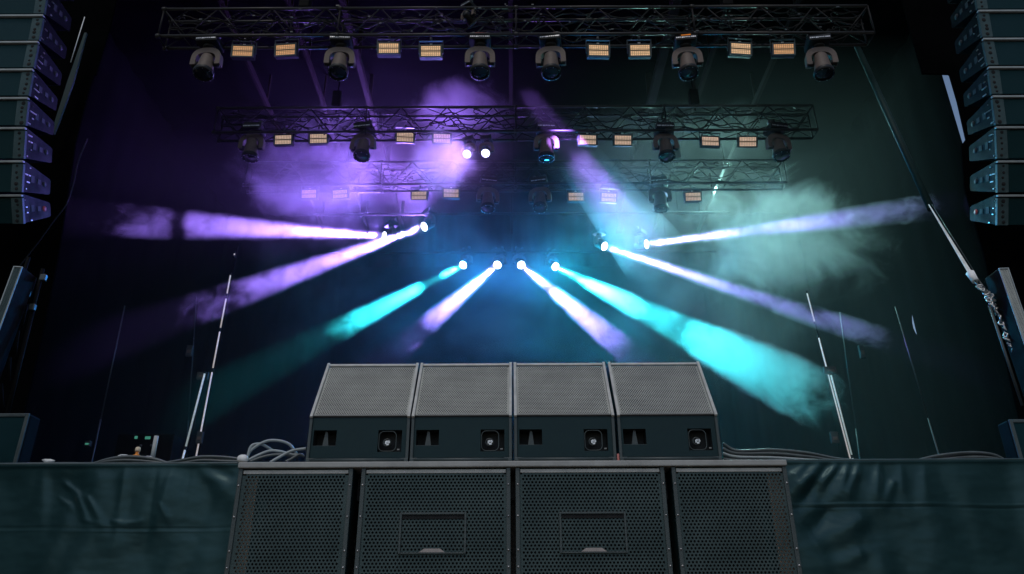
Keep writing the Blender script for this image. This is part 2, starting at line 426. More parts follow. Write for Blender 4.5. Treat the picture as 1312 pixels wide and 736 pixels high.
def smoke_mat(name, dens, scale, seed, t0, lo=.42, hi=.62, aniso=.3, distort=.6, detail=5, stretch=(1, 1, 1), shape='beam', col=(.96, .96, .96), floor=0.0, cone=None):
    """Volume: noise thresholded against a profile along the domain's own length (Generated Z, 1 = lamp end) or an ellipsoid fall-off."""
    m = bpy.data.materials.new(name); m.use_nodes = True; nt = m.node_tree; nt.nodes.clear(); N = nt.nodes.new; L = nt.links.new
    out = N('ShaderNodeOutputMaterial'); pv = N('ShaderNodeVolumePrincipled'); L(pv.outputs[0], out.inputs['Volume'])
    tc = N('ShaderNodeTexCoord'); no = N('ShaderNodeTexNoise'); no.noise_dimensions = '4D'; no.inputs['W'].default_value = seed
    no.inputs['Scale'].default_value = scale; no.inputs['Detail'].default_value = detail; no.inputs['Roughness'].default_value = .66; no.inputs['Distortion'].default_value = distort
    mp = N('ShaderNodeMapping'); mp.inputs['Scale'].default_value = stretch; L(tc.outputs['Object'], mp.inputs[0]); L(mp.outputs[0], no.inputs['Vector'])
    if shape == 'beam':
        sx = N('ShaderNodeSeparateXYZ'); L(tc.outputs['Generated'], sx.inputs[0])
        cv = N('ShaderNodeFloatCurve'); L(sx.outputs['Z'], cv.inputs['Value']); c = cv.mapping.curves[0]
        t0 = [(u, h if h < .6 else .6 + (h - .6) * .28) for (u, h) in t0]
        c.points[0].location = (0, t0[0][1]); c.points[1].location = (1, t0[-1][1])
        for (u, h) in t0[1:-1]: c.points.new(u, h)
        cv.mapping.update(); prof = cv.outputs[0]
        if cone:                              # smoke thins away from the axis: cone = (radius at lamp, radius at far end, length)
            so_ = N('ShaderNodeSeparateXYZ'); L(tc.outputs['Object'], so_.inputs[0])
            vm = N('ShaderNodeCombineXYZ'); L(so_.outputs[0], vm.inputs[0]); L(so_.outputs[1], vm.inputs[1])
            ln = N('ShaderNodeVectorMath'); ln.operation = 'LENGTH'; L(vm.outputs[0], ln.inputs[0])
            rz = N('ShaderNodeMapRange'); L(so_.outputs[2], rz.inputs['Value']); rz.inputs['From Min'].default_value = 0; rz.inputs['From Max'].default_value = -cone[2]; rz.inputs['To Min'].default_value = cone[0]; rz.inputs['To Max'].default_value = cone[1]
            dv = N('ShaderNodeMath'); dv.operation = 'DIVIDE'; L(ln.outputs['Value'], dv.inputs[0]); L(rz.outputs[0], dv.inputs[1])
            rf = N('ShaderNodeMapRange'); rf.interpolation_type = 'SMOOTHSTEP'; L(dv.outputs[0], rf.inputs['Value']); rf.inputs['From Min'].default_value = .80; rf.inputs['From Max'].default_value = 1.2; rf.inputs['To Min'].default_value = 0; rf.inputs['To Max'].default_value = -.5
            a2 = N('ShaderNodeMath'); L(prof, a2.inputs[0]); L(rf.outputs[0], a2.inputs[1]); prof = a2.outputs[0]
    elif shape == 'front':                    # thins out towards the audience
        sx = N('ShaderNodeSeparateXYZ'); L(tc.outputs['Generated'], sx.inputs[0])
        mr = N('ShaderNodeMapRange'); mr.interpolation_type = 'SMOOTHSTEP'; L(sx.outputs['Y'], mr.inputs['Value'])
        mr.inputs['From Min'].default_value = .08; mr.inputs['From Max'].default_value = .30; mr.inputs['To Min'].default_value = -.12; mr.inputs['To Max'].default_value = .55
        mq = N('ShaderNodeMapRange'); mq.interpolation_type = 'SMOOTHSTEP'; L(sx.outputs['Y'], mq.inputs['Value'])
        mq.inputs['From Min'].default_value = .38; mq.inputs['From Max'].default_value = .62; mq.inputs['To Min'].default_value = 0; mq.inputs['To Max'].default_value = -.4
        sm = N('ShaderNodeMath'); L(mr.outputs[0], sm.inputs[0]); L(mq.outputs[0], sm.inputs[1])
        ax = N('ShaderNodeMath'); ax.operation = 'SUBTRACT'; L(sx.outputs['X'], ax.inputs[0]); ax.inputs[1].default_value = .53
        ab = N('ShaderNodeMath'); ab.operation = 'ABSOLUTE'; L(ax.outputs[0], ab.inputs[0])
        mx_ = N('ShaderNodeMapRange'); mx_.interpolation_type = 'SMOOTHSTEP'; L(ab.outputs[0], mx_.inputs['Value']); mx_.inputs['From Min'].default_value = .24; mx_.inputs['From Max'].default_value = .48; mx_.inputs['To Min'].default_value = 0; mx_.inputs['To Max'].default_value = -.35
        mz = N('ShaderNodeMapRange'); mz.interpolation_type = 'SMOOTHSTEP'; L(sx.outputs['Z'], mz.inputs['Value']); mz.inputs['From Min'].default_value = .1; mz.inputs['From Max'].default_value = .55; mz.inputs['To Min'].default_value = -.25; mz.inputs['To Max'].default_value = 0
        s2 = N('ShaderNodeMath'); L(mx_.outputs[0], s2.inputs[0]); L(mz.outputs[0], s2.inputs[1])
        s3 = N('ShaderNodeMath'); L(sm.outputs[0], s3.inputs[0]); L(s2.outputs[0], s3.inputs[1]); prof = s3.outputs[0]
    else:
        gr = N('ShaderNodeVectorMath'); gr.operation = 'MULTIPLY_ADD'; L(tc.outputs['Generated'], gr.inputs[0]); gr.inputs[1].default_value = (2, 2, 2); gr.inputs[2].default_value = (-1, -1, -1)
        ln = N('ShaderNodeVectorMath'); ln.operation = 'LENGTH'; L(gr.outputs[0], ln.inputs[0])
        mr = N('ShaderNodeMapRange'); mr.interpolation_type = 'SMOOTHSTEP'; L(ln.outputs['Value'], mr.inputs['Value'])
        mr.inputs['From Min'].default_value = t0; mr.inputs['From Max'].default_value = 1.0; mr.inputs['To Min'].default_value = .72; mr.inputs['To Max'].default_value = .12
        prof = mr.outputs[0]
    ad = N('ShaderNodeMath'); L(no.outputs[0], ad.inputs[0]); L(prof, ad.inputs[1])        # noise(~.5) + profile(0..1) - .5
    sb = N('ShaderNodeMath'); sb.operation = 'SUBTRACT'; L(ad.outputs[0], sb.inputs[0]); sb.inputs[1].default_value = .5
    m2 = N('ShaderNodeMapRange'); m2.interpolation_type = 'SMOOTHSTEP'; L(sb.outputs[0], m2.inputs['Value']); m2.inputs['From Min'].default_value = lo; m2.inputs['From Max'].default_value = hi
    m2.inputs['To Min'].default_value = floor; m2.inputs['To Max'].default_value = dens
    m.cycles.volume_step_rate = 1.0 if shape == 'beam' else 1.8
    L(m2.outputs[0], pv.inputs['Density']); pv.inputs['Color'].default_value = (*col, 1); pv.inputs['Anisotropy'].default_value = aniso
    return m
def cone_smoke(p0, d, L, r0, r1, m, label):
    n = 18; v = []; f = []
    for (z, r) in ((-.0, r0), (-L, r1)):
        for i in range(n): a = 2 * math.pi * i / n; v.append((r * math.cos(a), r * math.sin(a), z))
    for i in range(n): j = (i + 1) % n; f.append((i, i + n, j + n, j))
    f.append(tuple(range(n))); f.append(tuple(reversed(range(n, 2 * n))))
    o = MB().add(v, f).build('smoke', m); o.location = p0; o.rotation_euler = d.to_track_quat('-Z', 'Y').to_euler()
    tag(o, label, None, None, 'stuff'); return o
def ball_smoke(c, rx, ry, rz, m, label):
    bm = bmesh.new(); bmesh.ops.create_icosphere(bm, subdivisions=3, radius=1.0)
    for v in bm.verts: v.co = Vector((v.co.x * rx, v.co.y * ry, v.co.z * rz))
    o = MB().bm(bm).build('smoke', m); o.location = c; tag(o, label, None, None, 'stuff'); return o

# (lens px,py,Y) (far px,py,camera depth) half width px at far, colour, power, density, profile along length (0 far .. 1 lens), label
BEAMS = [
 ((492, 303, 14.2), (120, 281, 11.0), 30, PU, 1.3, .55, [(0, .05), (.08, .42), (.22, .54), (.26, .40), (.30, .62), (.6, .8), (1, .9)], 1.0, 'purple beam light pointing flat to the left, outermost at left'),
 ((543, 291, 13.8), (175, 424, 10.6), 33, PU, 1.0, .5, [(0, .18), (.15, .42), (.35, .55), (.55, .60), (.75, .8), (1, .95)], 2.3, 'purple beam light pointing down left, highest of the lit lights'),
 ((593, 340, 15.6), (320, 482, 11.0), 31, CY, 1.3, .5, [(0, .12), (.13, .34), (.2, .25), (.38, .50), (.5, .78), (.7, .8), (.76, .42), (.83, .32), (.88, .65), (1, .8)], 4.4, 'cyan beam light pointing down left'),
 ((637, 340, 15.6), (503, 454, 11.8), 24, PU, 1.1, .5, [(0, .08), (.15, .38), (.26, .36), (.32, .70), (.6, .9), (1, 1)], 6.1, 'white and purple beam light, left of the centre pair'),
 ((668, 340, 15.6), (862, 499, 10.6), 31, PU, 1.2, .45, [(0, .2), (.3, .5), (.5, .72), (.68, .85), (.73, .42), (.8, .5), (.84, .9), (1, 1)], 7.7, 'white and purple beam light, right of the centre pair'),
 ((712, 342, 15.6), (1070, 522, 10.3), 50, CY, 1.8, .6, [(0, .05), (.08, .52), (.2, .86), (.34, .84), (.44, .40), (.58, .44), (.64, .84), (.82, .8), (.86, .5), (1, .6)], 9.2, 'cyan beam light pointing down right'),
 ((775, 316, 14.6), (1155, 443, 10.9), 21, LAV, 2.0, .5, [(0, .05), (.05, .46), (.3, .60), (.5, .66), (.75, .76), (1, .8)], 11.5, 'lavender beam light pointing down right'),
 ((829, 313, 14.6), (1208, 264, 11.0), 22, LAV, 1.4, .5, [(0, .1), (.06, .46), (.25, .60), (.45, .62), (.63, .54), (.68, .8), (1, .85)], 13.9, 'lavender beam light pointing flat to the right, outermost at right'),
]
for a, b, hwpx, colr, pw, dens, prof, seed, lab in BEAMS:
    p0 = PY(*a); p1 = PY(*b); d = p1 - p0; zc = (p1 - EYEV).dot(R @ Vector((0, 0, -1))); L = d.length; dn = d.normalized()
    r0, r1 = .048, hwpx / F * zc
    o = aim_head(p0, dn, lab, 'lit beam lights at the back', colr == CY); o.scale = (.74,) * 3; o.location = p0 - dn * .16
    spot('beam_lamp', p0 + dn * .05, dn, 2 * math.atan((r1 - r0) / L), .10, r0, 80000 * pw * (r1 / .4) ** .5, colr)
    cone_smoke(p0 + dn * .02, dn, L * 1.02, .11, r1 * 1.3, smoke_mat('beam_smoke', dens * 1.25, 2.9, seed, prof, lo=.44, hi=.66, stretch=(1, 1, .7), cone=(.085, r1, L)), 'torn smoke drifting along a light beam')

# lit wash lights
def wash(a, target, size, blend, en, colr, label, group='lit wash lights', r=.06, body=None, size_k=1.0):
    p0 = PY(*a); d = (target - p0).normalized()
    if body:                                  # a skin coloured head of the truss row, aimed upstage
        o = dup(proto); piv = p0
        o.location = piv; o.rotation_euler = (0, 0, math.atan2(-d.x, d.y)); hd = kid(o, 'head'); hd.rotation_euler = (math.acos(max(-1, min(1, -d.z))), 0, 0)
        o['label'] = label; o['group'] = group
        ds = kid(kid(o, 'base'), 'display')
        if body == 'none': bpy.data.objects.remove(ds)
        else: ds.data = ds.data.copy(); ds.data.materials[0] = body
        le = kid(hd, 'lens'); le.data = le.data.copy(); le.data.materials[0] = M['lens_soft']; p0 = piv + d * .2
    else:
        o = aim_head(p0, d, label, group, False)
        if size_k != 1.0:
            o.scale = (size_k,) * 3; o.location = p0 - d * .22 * size_k
            le = kid(kid(o, 'head'), 'lens'); le.data = le.data.copy(); le.data.materials[0] = M['lens_soft']
    spot('wash_lamp', p0 + d * .12, d, size, blend, r, en, colr)
M['lens_soft'] = emis('lens_lit_soft', (.62, .62, 1), 3.5)
wash((598, 198, 11.3), PY(470, 330, 8.6), rad(140), .6, 230, (.42, .20, 1), 'lit wash light glowing in the purple cloud, left of its pair', size_k=.62)
wash((622, 197, 11.3), PY(560, 330, 8.6), rad(120), .6, 100, (.42, .22, 1), 'lit wash light glowing in the purple cloud, right of its pair', size_k=.62)
DG = PY(825, 312, 13.6)
wash((606, 30, 8.98), DG, rad(11), .35, 24000, (.36, .17, 1), 'small dark spotlight inside the front truss throwing the diagonal beam', size_k=.55)
# added wide lamps upstage, to colour the haze and smoke
def haze_fill(a, target, size, en, colr):
    p0 = PY(*a); spot('haze_fill_lamp', p0, (target - p0).normalized(), size, .9, .35, en, colr)
for px_ in (600, 705): haze_fill((px_, 346, 15.1), PY(px_, 420, 11), rad(125), 750, (.02, .23, .80))
haze_fill((492, 298, 14.6), PY(340, 130, 11.5), rad(105), 3100, (.30, .16, 1)); haze_fill((530, 280, 14.4), PY(520, 100, 11.5), rad(105), 3000, (.34, .17, 1))
haze_fill((915, 245, 15.6), PY(1010, 250, 11.8), rad(125), 3400, (.24, .54, .50)); haze_fill((775, 305, 14.9), PY(880, 230, 11.8), rad(115), 700, (.26, .44, .75))
haze_fill((716, 344, 15.1), PY(1050, 470, 10.8), rad(120), 1700, (.0, .42, .62)); haze_fill((588, 344, 15.1), PY(380, 480, 11), rad(120), 600, (.0, .22, .62))

# stage-wide haze and clouds
HZ = smoke_mat('stage_haze', .15, .6, 3.3, None, lo=.36, hi=.80, floor=.009, aniso=.2, distort=.5, detail=3, shape='front')
o = MB().box((-7.2, 10.2, DECK + .05), (7.2, 17.4, ROOF - .7)).build('smoke', HZ); tag(o, 'thin haze filling the back of the stage', None, None, 'stuff')
ball_smoke(PY(568, 208, 10.5), .95, .6, .95, smoke_mat('cloud_a', 1.3, 1.3, 21.0, .1, lo=.34, hi=.80, shape='ball', distort=1.0, detail=4), 'dense purple smoke puff beside the lit wash pair')
ball_smoke(PY(400, 225, 12.3), 2.9, 1.3, 1.8, smoke_mat('cloud_b', .55, 1.1, 27.0, .1, lo=.42, hi=.78, shape='ball', distort=1.2, detail=4), 'purple smoke bank at the left')
ball_smoke(PY(590, 140, 12.4), 2.0, 1.2, 1.1, smoke_mat('cloud_e', .5, 1.1, 44.0, .1, lo=.42, hi=.78, shape='ball', distort=1.2, detail=4), 'purple smoke rising above the lit wash pair')
ball_smoke(PY(1000, 305, 12.3), 3.6, 1.4, 2.4, smoke_mat('cloud_c', .60, 1.0, 33.0, .1, lo=.42, hi=.78, shape='ball', distort=1.2, detail=4), 'grey green smoke bank at the right')
ball_smoke(PY(650, 350, 13.6), 2.2, 1.2, 1.3, smoke_mat('cloud_f', .16, .6, 51.0, .1, lo=.34, hi=.85, shape='ball', distort=.8), 'blue smoke hanging in front of the beam lights')
dp = PY(606, 30, 8.98); dd_ = (DG - dp).normalized(); DL = (DG - dp).length
cone_smoke(dp + dd_ * .3, dd_, DL * 1.05, .12, DL * math.tan(rad(6.2)) * 1.15, smoke_mat('beam_smoke', .30, 1.1, 61.0, [(0, .1), (.08, .55), (.25, .75), (.44, .60), (.52, .45), (.6, .05), (1, 0)], lo=.36, hi=.75), 'smoke caught in the wide diagonal beam')

exec_parts = True
# ------------------------------------------------------------------ perforated sheet
def perf(w, h, px, r, depth=.004, nseg=6, curve=None):
    """perforated sheet in XZ, centred at x=0, z from 0 to h, holes staggered"""
    b = MB(); py_ = px * .866; nx = int(w / px); nz = int(h / py_)
    ox = (w - nx * px) / 2; oz = (h - nz * py_) / 2
    vs = []; fs = []
    for k in range(nz):
        sh = (k % 2) * px / 2 - px / 4
        for i in range(nx):
            cx = -w / 2 + ox + (i + .5) * px + sh; cz = oz + (k + .5) * py_
            hx, hz_ = px / 2, py_ / 2
            base = len(vs)
            # outer brick cell (6 points) and hexagonal hole (6 points), front and back lip
            oc = [(cx - hx, cz - hz_), (cx, cz - hz_), (cx + hx, cz - hz_), (cx + hx, cz + hz_), (cx, cz + hz_), (cx - hx, cz + hz_)]
            ang = [225, 270, 315, 45, 90, 135]; ang = [210, 270, 330, 30, 90, 150]
            ic = [(cx + r * math.cos(rad(a)), cz + r * math.sin(rad(a))) for a in ang]
            vs += [(p[0], 0, p[1]) for p in oc] + [(p[0], 0, p[1]) for p in ic] + [(p[0], depth, p[1]) for p in ic]
            for j in range(6):
                q = (j + 1) % 6
                fs.append((base + j, base + q, base + 6 + q, base + 6 + j)); fs.append((base + 6 + j, base + 6 + q, base + 12 + q, base + 12 + j))
    b.add(vs, fs)
    e = px * .5
    b.add([(-w / 2 - .002, .001, -.002), (-w / 2 + ox + e, .001, -.002), (-w / 2 + ox + e, .001, h + .002), (-w / 2 - .002, .001, h + .002)], [(0, 1, 2, 3)])
    b.add([(w / 2 + .002, .001, -.002), (w / 2 - ox - e, .001, -.002), (w / 2 - ox - e, .001, h + .002), (w / 2 + .002, .001, h + .002)], [(0, 1, 2, 3)])
    if oz > 1e-4:
        for (za, zb) in ((-.002, oz), (h - oz, h + .002)): b.add([(-w / 2, .001, za), (w / 2, .001, za), (w / 2, .001, zb), (-w / 2, .001, zb)], [(0, 1, 2, 3)])
    return b

# ------------------------------------------------------------------ subwoofers
YS = 5.69
TOPB = PY(656, 590.5, YS - .03).z      # top of the ledge board
BOTB = PY(656, 598.0, YS - .03).z
SUBH = 1.12; FR = .03
def sub(xl, xr, kind, label):
    a = PY(xl, 606, YS).x; c = PY(xr, 606, YS).x; w = c - a
    zt = BOTB - .003
    t = thing('subwoofer', label, 'loudspeaker', ((a + c) / 2, YS, zt - SUBH), group='subwoofers under the ledge board')
    h = SUBH; x = w / 2
    b = MB(); f = FR
    b.box((-x, .012, 0), (-x + .02, .60, h), .004); b.box((x - .02, .012, 0), (x, .60, h), .004)
    b.box((-x + .021, .012, h - .02), (x - .021, .60, h), .003); b.box((-x + .021, .012, 0), (x - .021, .60, .02), .003); b.box((-x + .021, .58, .021), (x - .021, .60, h - .021))
    b.build('cabinet', M['cab'], t)
    b = MB()
    b.box((-x, -.012, 0), (-x + f, .011, h), .005); b.box((x - f, -.012, 0), (x, .011, h), .005); b.box((-x + f + .001, -.010, 0), (x - f - .001, .011, f), .005)
    b.build('frame', M['frame_dark'], t)
    MB().box((-x + f + .004, -.004, h - .036), (x - f - .004, .010, h - .010), .003).build('top_flange', M['trim'], t)
    MB().box((-x + .022, .10, .021), (x - .022, .12, h - .021)).build('baffle', M['inside'], t)
    g = perf(w - 2 * f - .004, h - f - .04, .0265, .0092).build('grille', M['grille'], t); g.location = (0, 0, f + .002)
    b = MB()
    for sx in (-1, 1):
        for z in (.18, .44, .55, .78, 1.0): b.lathe([(.0, -.02), (.006, -.018), (.008, -.012)], 8, Matrix.Translation((sx * (x - f / 2), 0, z)) @ Matrix.Rotation(rad(-90), 4, 'X'))
    b.build('bolt_glint_pattern', M['metal'], t)
    if kind == 'badge':
        ca = PY((512 + 597) / 2 if xl < 600 else (718 + 802) / 2, 682, YS); bx = ca.x - (a + c) / 2
        wz = (PY(597, 657, YS).x - PY(512, 657, YS).x) / 2; z1 = PY(600, 657, YS).z - (zt - h); z0 = PY(600, 710, YS).z - (zt - h)
        b = MB(); q = .014
        b.box((bx - wz, -.016, z0), (bx - wz + q, -.003, z1), .003); b.box((bx + wz - q, -.016, z0), (bx + wz, -.003, z1), .003)
        b.box((bx - wz + q, -.015, z1 - q), (bx + wz - q, -.003, z1), .003); b.box((bx - wz + q, -.015, z0), (bx + wz - q, -.003, z0 + q * .7), .003)
        fr = b.build('badge_frame', M['frame_dark'], t)
        MB().box((bx - wz + q + .001, -.006, z1 - q - .028), (bx + wz - q - .001, -.003, z1 - q - .001)).build('slot', M['inside'], fr)
        b = MB().prism([(bx - .09, z0 + .011), (bx + .09, z0 + .011), (bx + .055, z0 + .035), (bx - .055, z0 + .035)], 'y', -.014, -.004); b.build('tab', mat('badge_tab', (.33, .29, .27), .5), fr)
    else:
        sx = -1 if xl < 600 else 1
        MB().box((sx * (x - .13) - .006, .02, .03), (sx * (x - .13) + .006, .05, h - .04)).build('lit_band_strip', mat('lit_band_brown', (.5, .36, .26), .7, nscale=5), t)  # brown strips behind the grille stand in for light on its outer edge
        MB().box((sx * (x - .075) - .045, .045, .03), (sx * (x - .075) + .045, .055, h - .04)).build('lit_band_panel', mat('lit_band_brown', (.34, .25, .18), .7, nscale=5), t)
    return t
sub(306, 452.5, 'plain', 'plain subwoofer at the left end, beside the wrinkled skirt')
sub(463.5, 654, 'badge', 'wide subwoofer with a rectangular badge frame, left of the centre gap')
sub(660.5, 851, 'badge', 'wide subwoofer with a rectangular badge frame, right of the centre gap')
sub(860.5, 1008, 'plain', 'plain subwoofer at the right end, beside the shiny folded skirt')
xl, xr = PY(305, 594, YS - .03).x, PY(1008.5, 594, YS - .03).x
o = MB().box((xl, YS - .03, BOTB), (xr, YS + .85, TOPB), .008).build('ledge_board', mat('board_edge', (.32, .325, .31), .55, nscale=4, bump=.1, wear=((.38, .37, .34), 7, .64))); tag(o, 'long grey edged board lying across the four subwoofers', 'board')
o = MB().box((xl - .02, YS + .0, .0), (xr + .02, YS + .6, BOTB - SUBH - .006), .01).build('speaker_plinth', M['black']); tag(o, 'black plinth carrying the row of subwoofers', 'plinth')

# ------------------------------------------------------------------ wedge monitors
YM = YS + .015; Z0 = TOPB + .002
WD = []
HP = PY(656, 533.5, YM).z - Z0; HT = PY(656, 468, YM + .37).z - Z0; DT = .37
def wedge():
    t = thing('wedge_speaker', 'x', 'loudspeaker', group='wedge speakers on the ledge board')
    x = (PY(522, 560, YM).x - PY(392.5, 560, YM).x) / 2; tr = .022
    def side(s, in_, name, m):
        pass
    # side cheeks
    prof = [(0, 0), (0, HP), (DT, HT), (DT + .10, HT), (DT + .34, .42), (DT + .34, 0)]
    b = MB()
    for sx in (-1, 1):
        xa, xb = (sx * x, sx * (x - .02)); b.prism(prof, 'x', min(xa, xb), max(xa, xb))
    b.box((-x + .021, .02, .0), (x - .021, DT + .33, .02)); b.box((-x + .021, DT + .32, .021), (x - .021, DT + .338, .41))
    b.prism([(DT + .005, HT - .02), (DT + .10, HT - .02), (DT + .33, .415), (DT + .31, .415), (DT + .09, HT - .04), (DT + .005, HT - .04)], 'x', -x + .021, x - .021)
    cab = b.build('cabinet', M['cab'], t)
    # front panel with two openings built from strips
    P = lambda px, py: (PY(px, py, YM).x - PY(457.5, py, YM).x, PY(px, py, YM).z - Z0)
    lx0, lz1 = P(399.5, 551.5); lx1, lz0 = P(428.5, 571.5); rx0, rz1 = P(482, 551.5); rx1, rz0 = P(513, 579)
    b = MB(); y0, y1 = .004, .02; X0, X1 = -x + .021, x - .021; zb, zt = .034, HP - .004
    zlo = min(lz0, rz0); zhi = max(lz1, rz1)
    b.box((X0, y0, zhi), (X1, y1, zt)); b.box((X0, y0, zb), (X1, y1, zlo))
    b.box((X0, y0, zlo), (lx0, y1, zhi)); b.box((lx1, y0, zlo), (rx0, y1, zhi)); b.box((rx1, y0, zlo), (X1, y1, zhi))
    if lz0 > zlo: b.box((lx0, y0, zlo), (lx1, y1, lz0))
    b.build('front_panel', M['panel'], t)
    # port (left): recess with shelf and central vane
    b = MB(); D = .11
    b.box((lx0 - .01, y1 + D, lz0 - .01), (lx1 + .01, y1 + D + .01, lz1 + .01)); b.box((lx0 - .01, y1, lz0 - .02), (lx0 - .0005, y1 + D, lz1)); b.box((lx1 + .0005, y1, lz0 - .02), (lx1 + .01, y1 + D, lz1)); b.box((lx0, y1, lz1 + .0005), (lx1, y1 + D, lz1 + .01))
    port = b.build('port', M['hole'], t)
    MB().box((lx0, .008, lz0 - .012), (lx1, y1 + D, lz0 + .003)).build('port_shelf', M['frame_dark'], port)
    cx = (lx0 + lx1) / 2
    MB().prism([(cx - .02, lz0 + .005), (cx + .025, lz0 + .005), (cx + .012, lz1 - .008), (cx - .004, lz1 - .004)], 'y', .03, .06).build('port_vane', M['frame_dark'], port)
    # connector dish (right)
    b = MB(); ccx, ccz = (rx0 + rx1) / 2, (rz0 + rz1) / 2
    b.box((rx0 - .01, y1 + .09, rz0 - .01), (rx1 + .01, y1 + .10, rz1 + .01)); b.box((rx0 - .01, y1, rz0), (rx0 - .0005, y1 + .09, rz1)); b.box((rx1 + .0005, y1, rz0), (rx1 + .01, y1 + .09, rz1)); b.box((rx0, y1, rz1 + .0005), (rx1, y1 + .09, rz1 + .01)); b.box((rx0, y1, rz0 - .01), (rx1, y1 + .09, rz0 - .0005))
    dish = b.build('connector_dish', M['hole'], t)
    # dish rim: rounded rectangle tube
    pts = []; hx_, hz_, cr = (rx1 - rx0) * .36, (rz1 - rz0) * .46, .035; ox = ccx - (rx1 - rx0) * .10
    for q, (sx, sz) in enumerate(((1, 1), (-1, 1), (-1, -1), (1, -1))):
        for k in range(6):
            a = rad(90 * q + 18 * k); pts.append((ox + sx * (hx_ - cr) + cr * math.cos(a), .012, ccz + sz * (hz_ - cr) + cr * math.sin(a)))
    pts.append(pts[0]); MB().tube(pts, .0035, 6, cap=False).build('dish_rim', M['frame_dark'], dish)
    b = MB(); Mx = Matrix.Translation((ox - .005, .03, ccz - .008)) @ Matrix.Rotation(rad(90), 4, 'X')
    b.lathe([(.0, -.012), (.030, -.012), (.034, 0), (.03, .012), (.024, .012), (.022, .004), (.0, .004)], 20, Mx); b.build('socket', M['winch'], dish)
    b = MB(); rr = random.Random(5)
    for i in range(9): a = rr.uniform(0, 6.28); q = rr.uniform(.0, .022); b.box((ox + q * math.cos(a) - .006, .008, ccz - .004 + q * math.sin(a) - .006), (ox + q * math.cos(a) + .005, .014, ccz - .004 + q * math.sin(a) + .007), .001)
    b.build('contacts', mat('bright_contact', (.9, .9, .88), .25, .3), dish)
    MB().box((rx1 - .03, .0, rz0 + .012), (rx1 - .012, .004, rz0 + .022), .001).build('latch', M['frame'], dish)
    # bottom rail with corner fittings
    MB().tube([(-x + .03, -.004, .016), (x - .03, -.004, .016)], .014, 10).build('bottom_rail', M['frame_dark'], t)
    for sx in (-1, 1): MB().box((sx * (x - .03) - .03, -.014, .002), (sx * (x - .03) + .03, .003, .030), .006).build('corner_fitting', M['frame_dark'], t)
    # front vertical edge trims + sloping trims
    for sx in (-1, 1):
        b = MB().box((sx * x, -.010, .0), (sx * (x - tr), .003, HP - .012), .004); b.build('edge_strip', M['frame_dark'], t)
        Ls = math.hypot(DT, HT - HP); ang = math.atan2(DT, HT - HP)
        Mx = Matrix.Translation((0, 0, HP)) @ Matrix.Rotation(-ang, 4, 'X')
        MB().box((min(sx * x, sx * (x - tr)), -.022, -.016), (max(sx * x, sx * (x - tr)), -.002, Ls + .012), .004, Mx).build('slope_trim', M['trim'], t)
    MB().box((-x + tr + .002, -.018, Ls - .024), (x - tr - .002, -.003, Ls + .002), .004, Mx).build('top_trim', M['trim'], t)
    MB().box((-x + tr + .002, -.012, .001), (x - tr - .002, -.003, .012), .002, Mx).build('lower_trim', M['frame'], t)
    g = perf(2 * (x - tr) - .006, Ls - .04, .0178, .0069, .003).build('grille', M['mgrille'], t)
    g.location = Vector((0, -.006 * math.cos(ang), HP)) + Vector((0, math.sin(ang), math.cos(ang))) * .013; g.rotation_euler = (-ang, 0, 0)
    MB().box((-x + .022, .04, .0), (x - .022, .05, Ls), 0, Mx).build('baffle', M['inside'], t)
    return t
wp = wedge()
for i, (cx, lab) in enumerate(((457.5, 'leftmost wedge speaker, beside the looped grey cables'), (590.5, 'second wedge speaker from the left'), (724.5, 'third wedge speaker from the left, right of the centre gap'), (859.5, 'rightmost wedge speaker, a red tag at its left foot'))):
    o = wp if i == 0 else dup(wp)
    o.location = (PY(cx, 588, YM).x, YM, Z0); o['label'] = lab
    o.rotation_euler = (0, 0, rad((.25, -.35, .15, -.2)[i]))
q = PY(792, 585, YM - .02); o = MB().box((q.x - .008, YM - .025, Z0 + .001), (q.x + .008, YM - .012, Z0 + .05), .003).build('red_tag', mat('red_tag', (.6, .2, .17), .5)); tag(o, 'small red tag standing between the two right wedge speakers', 'tag')

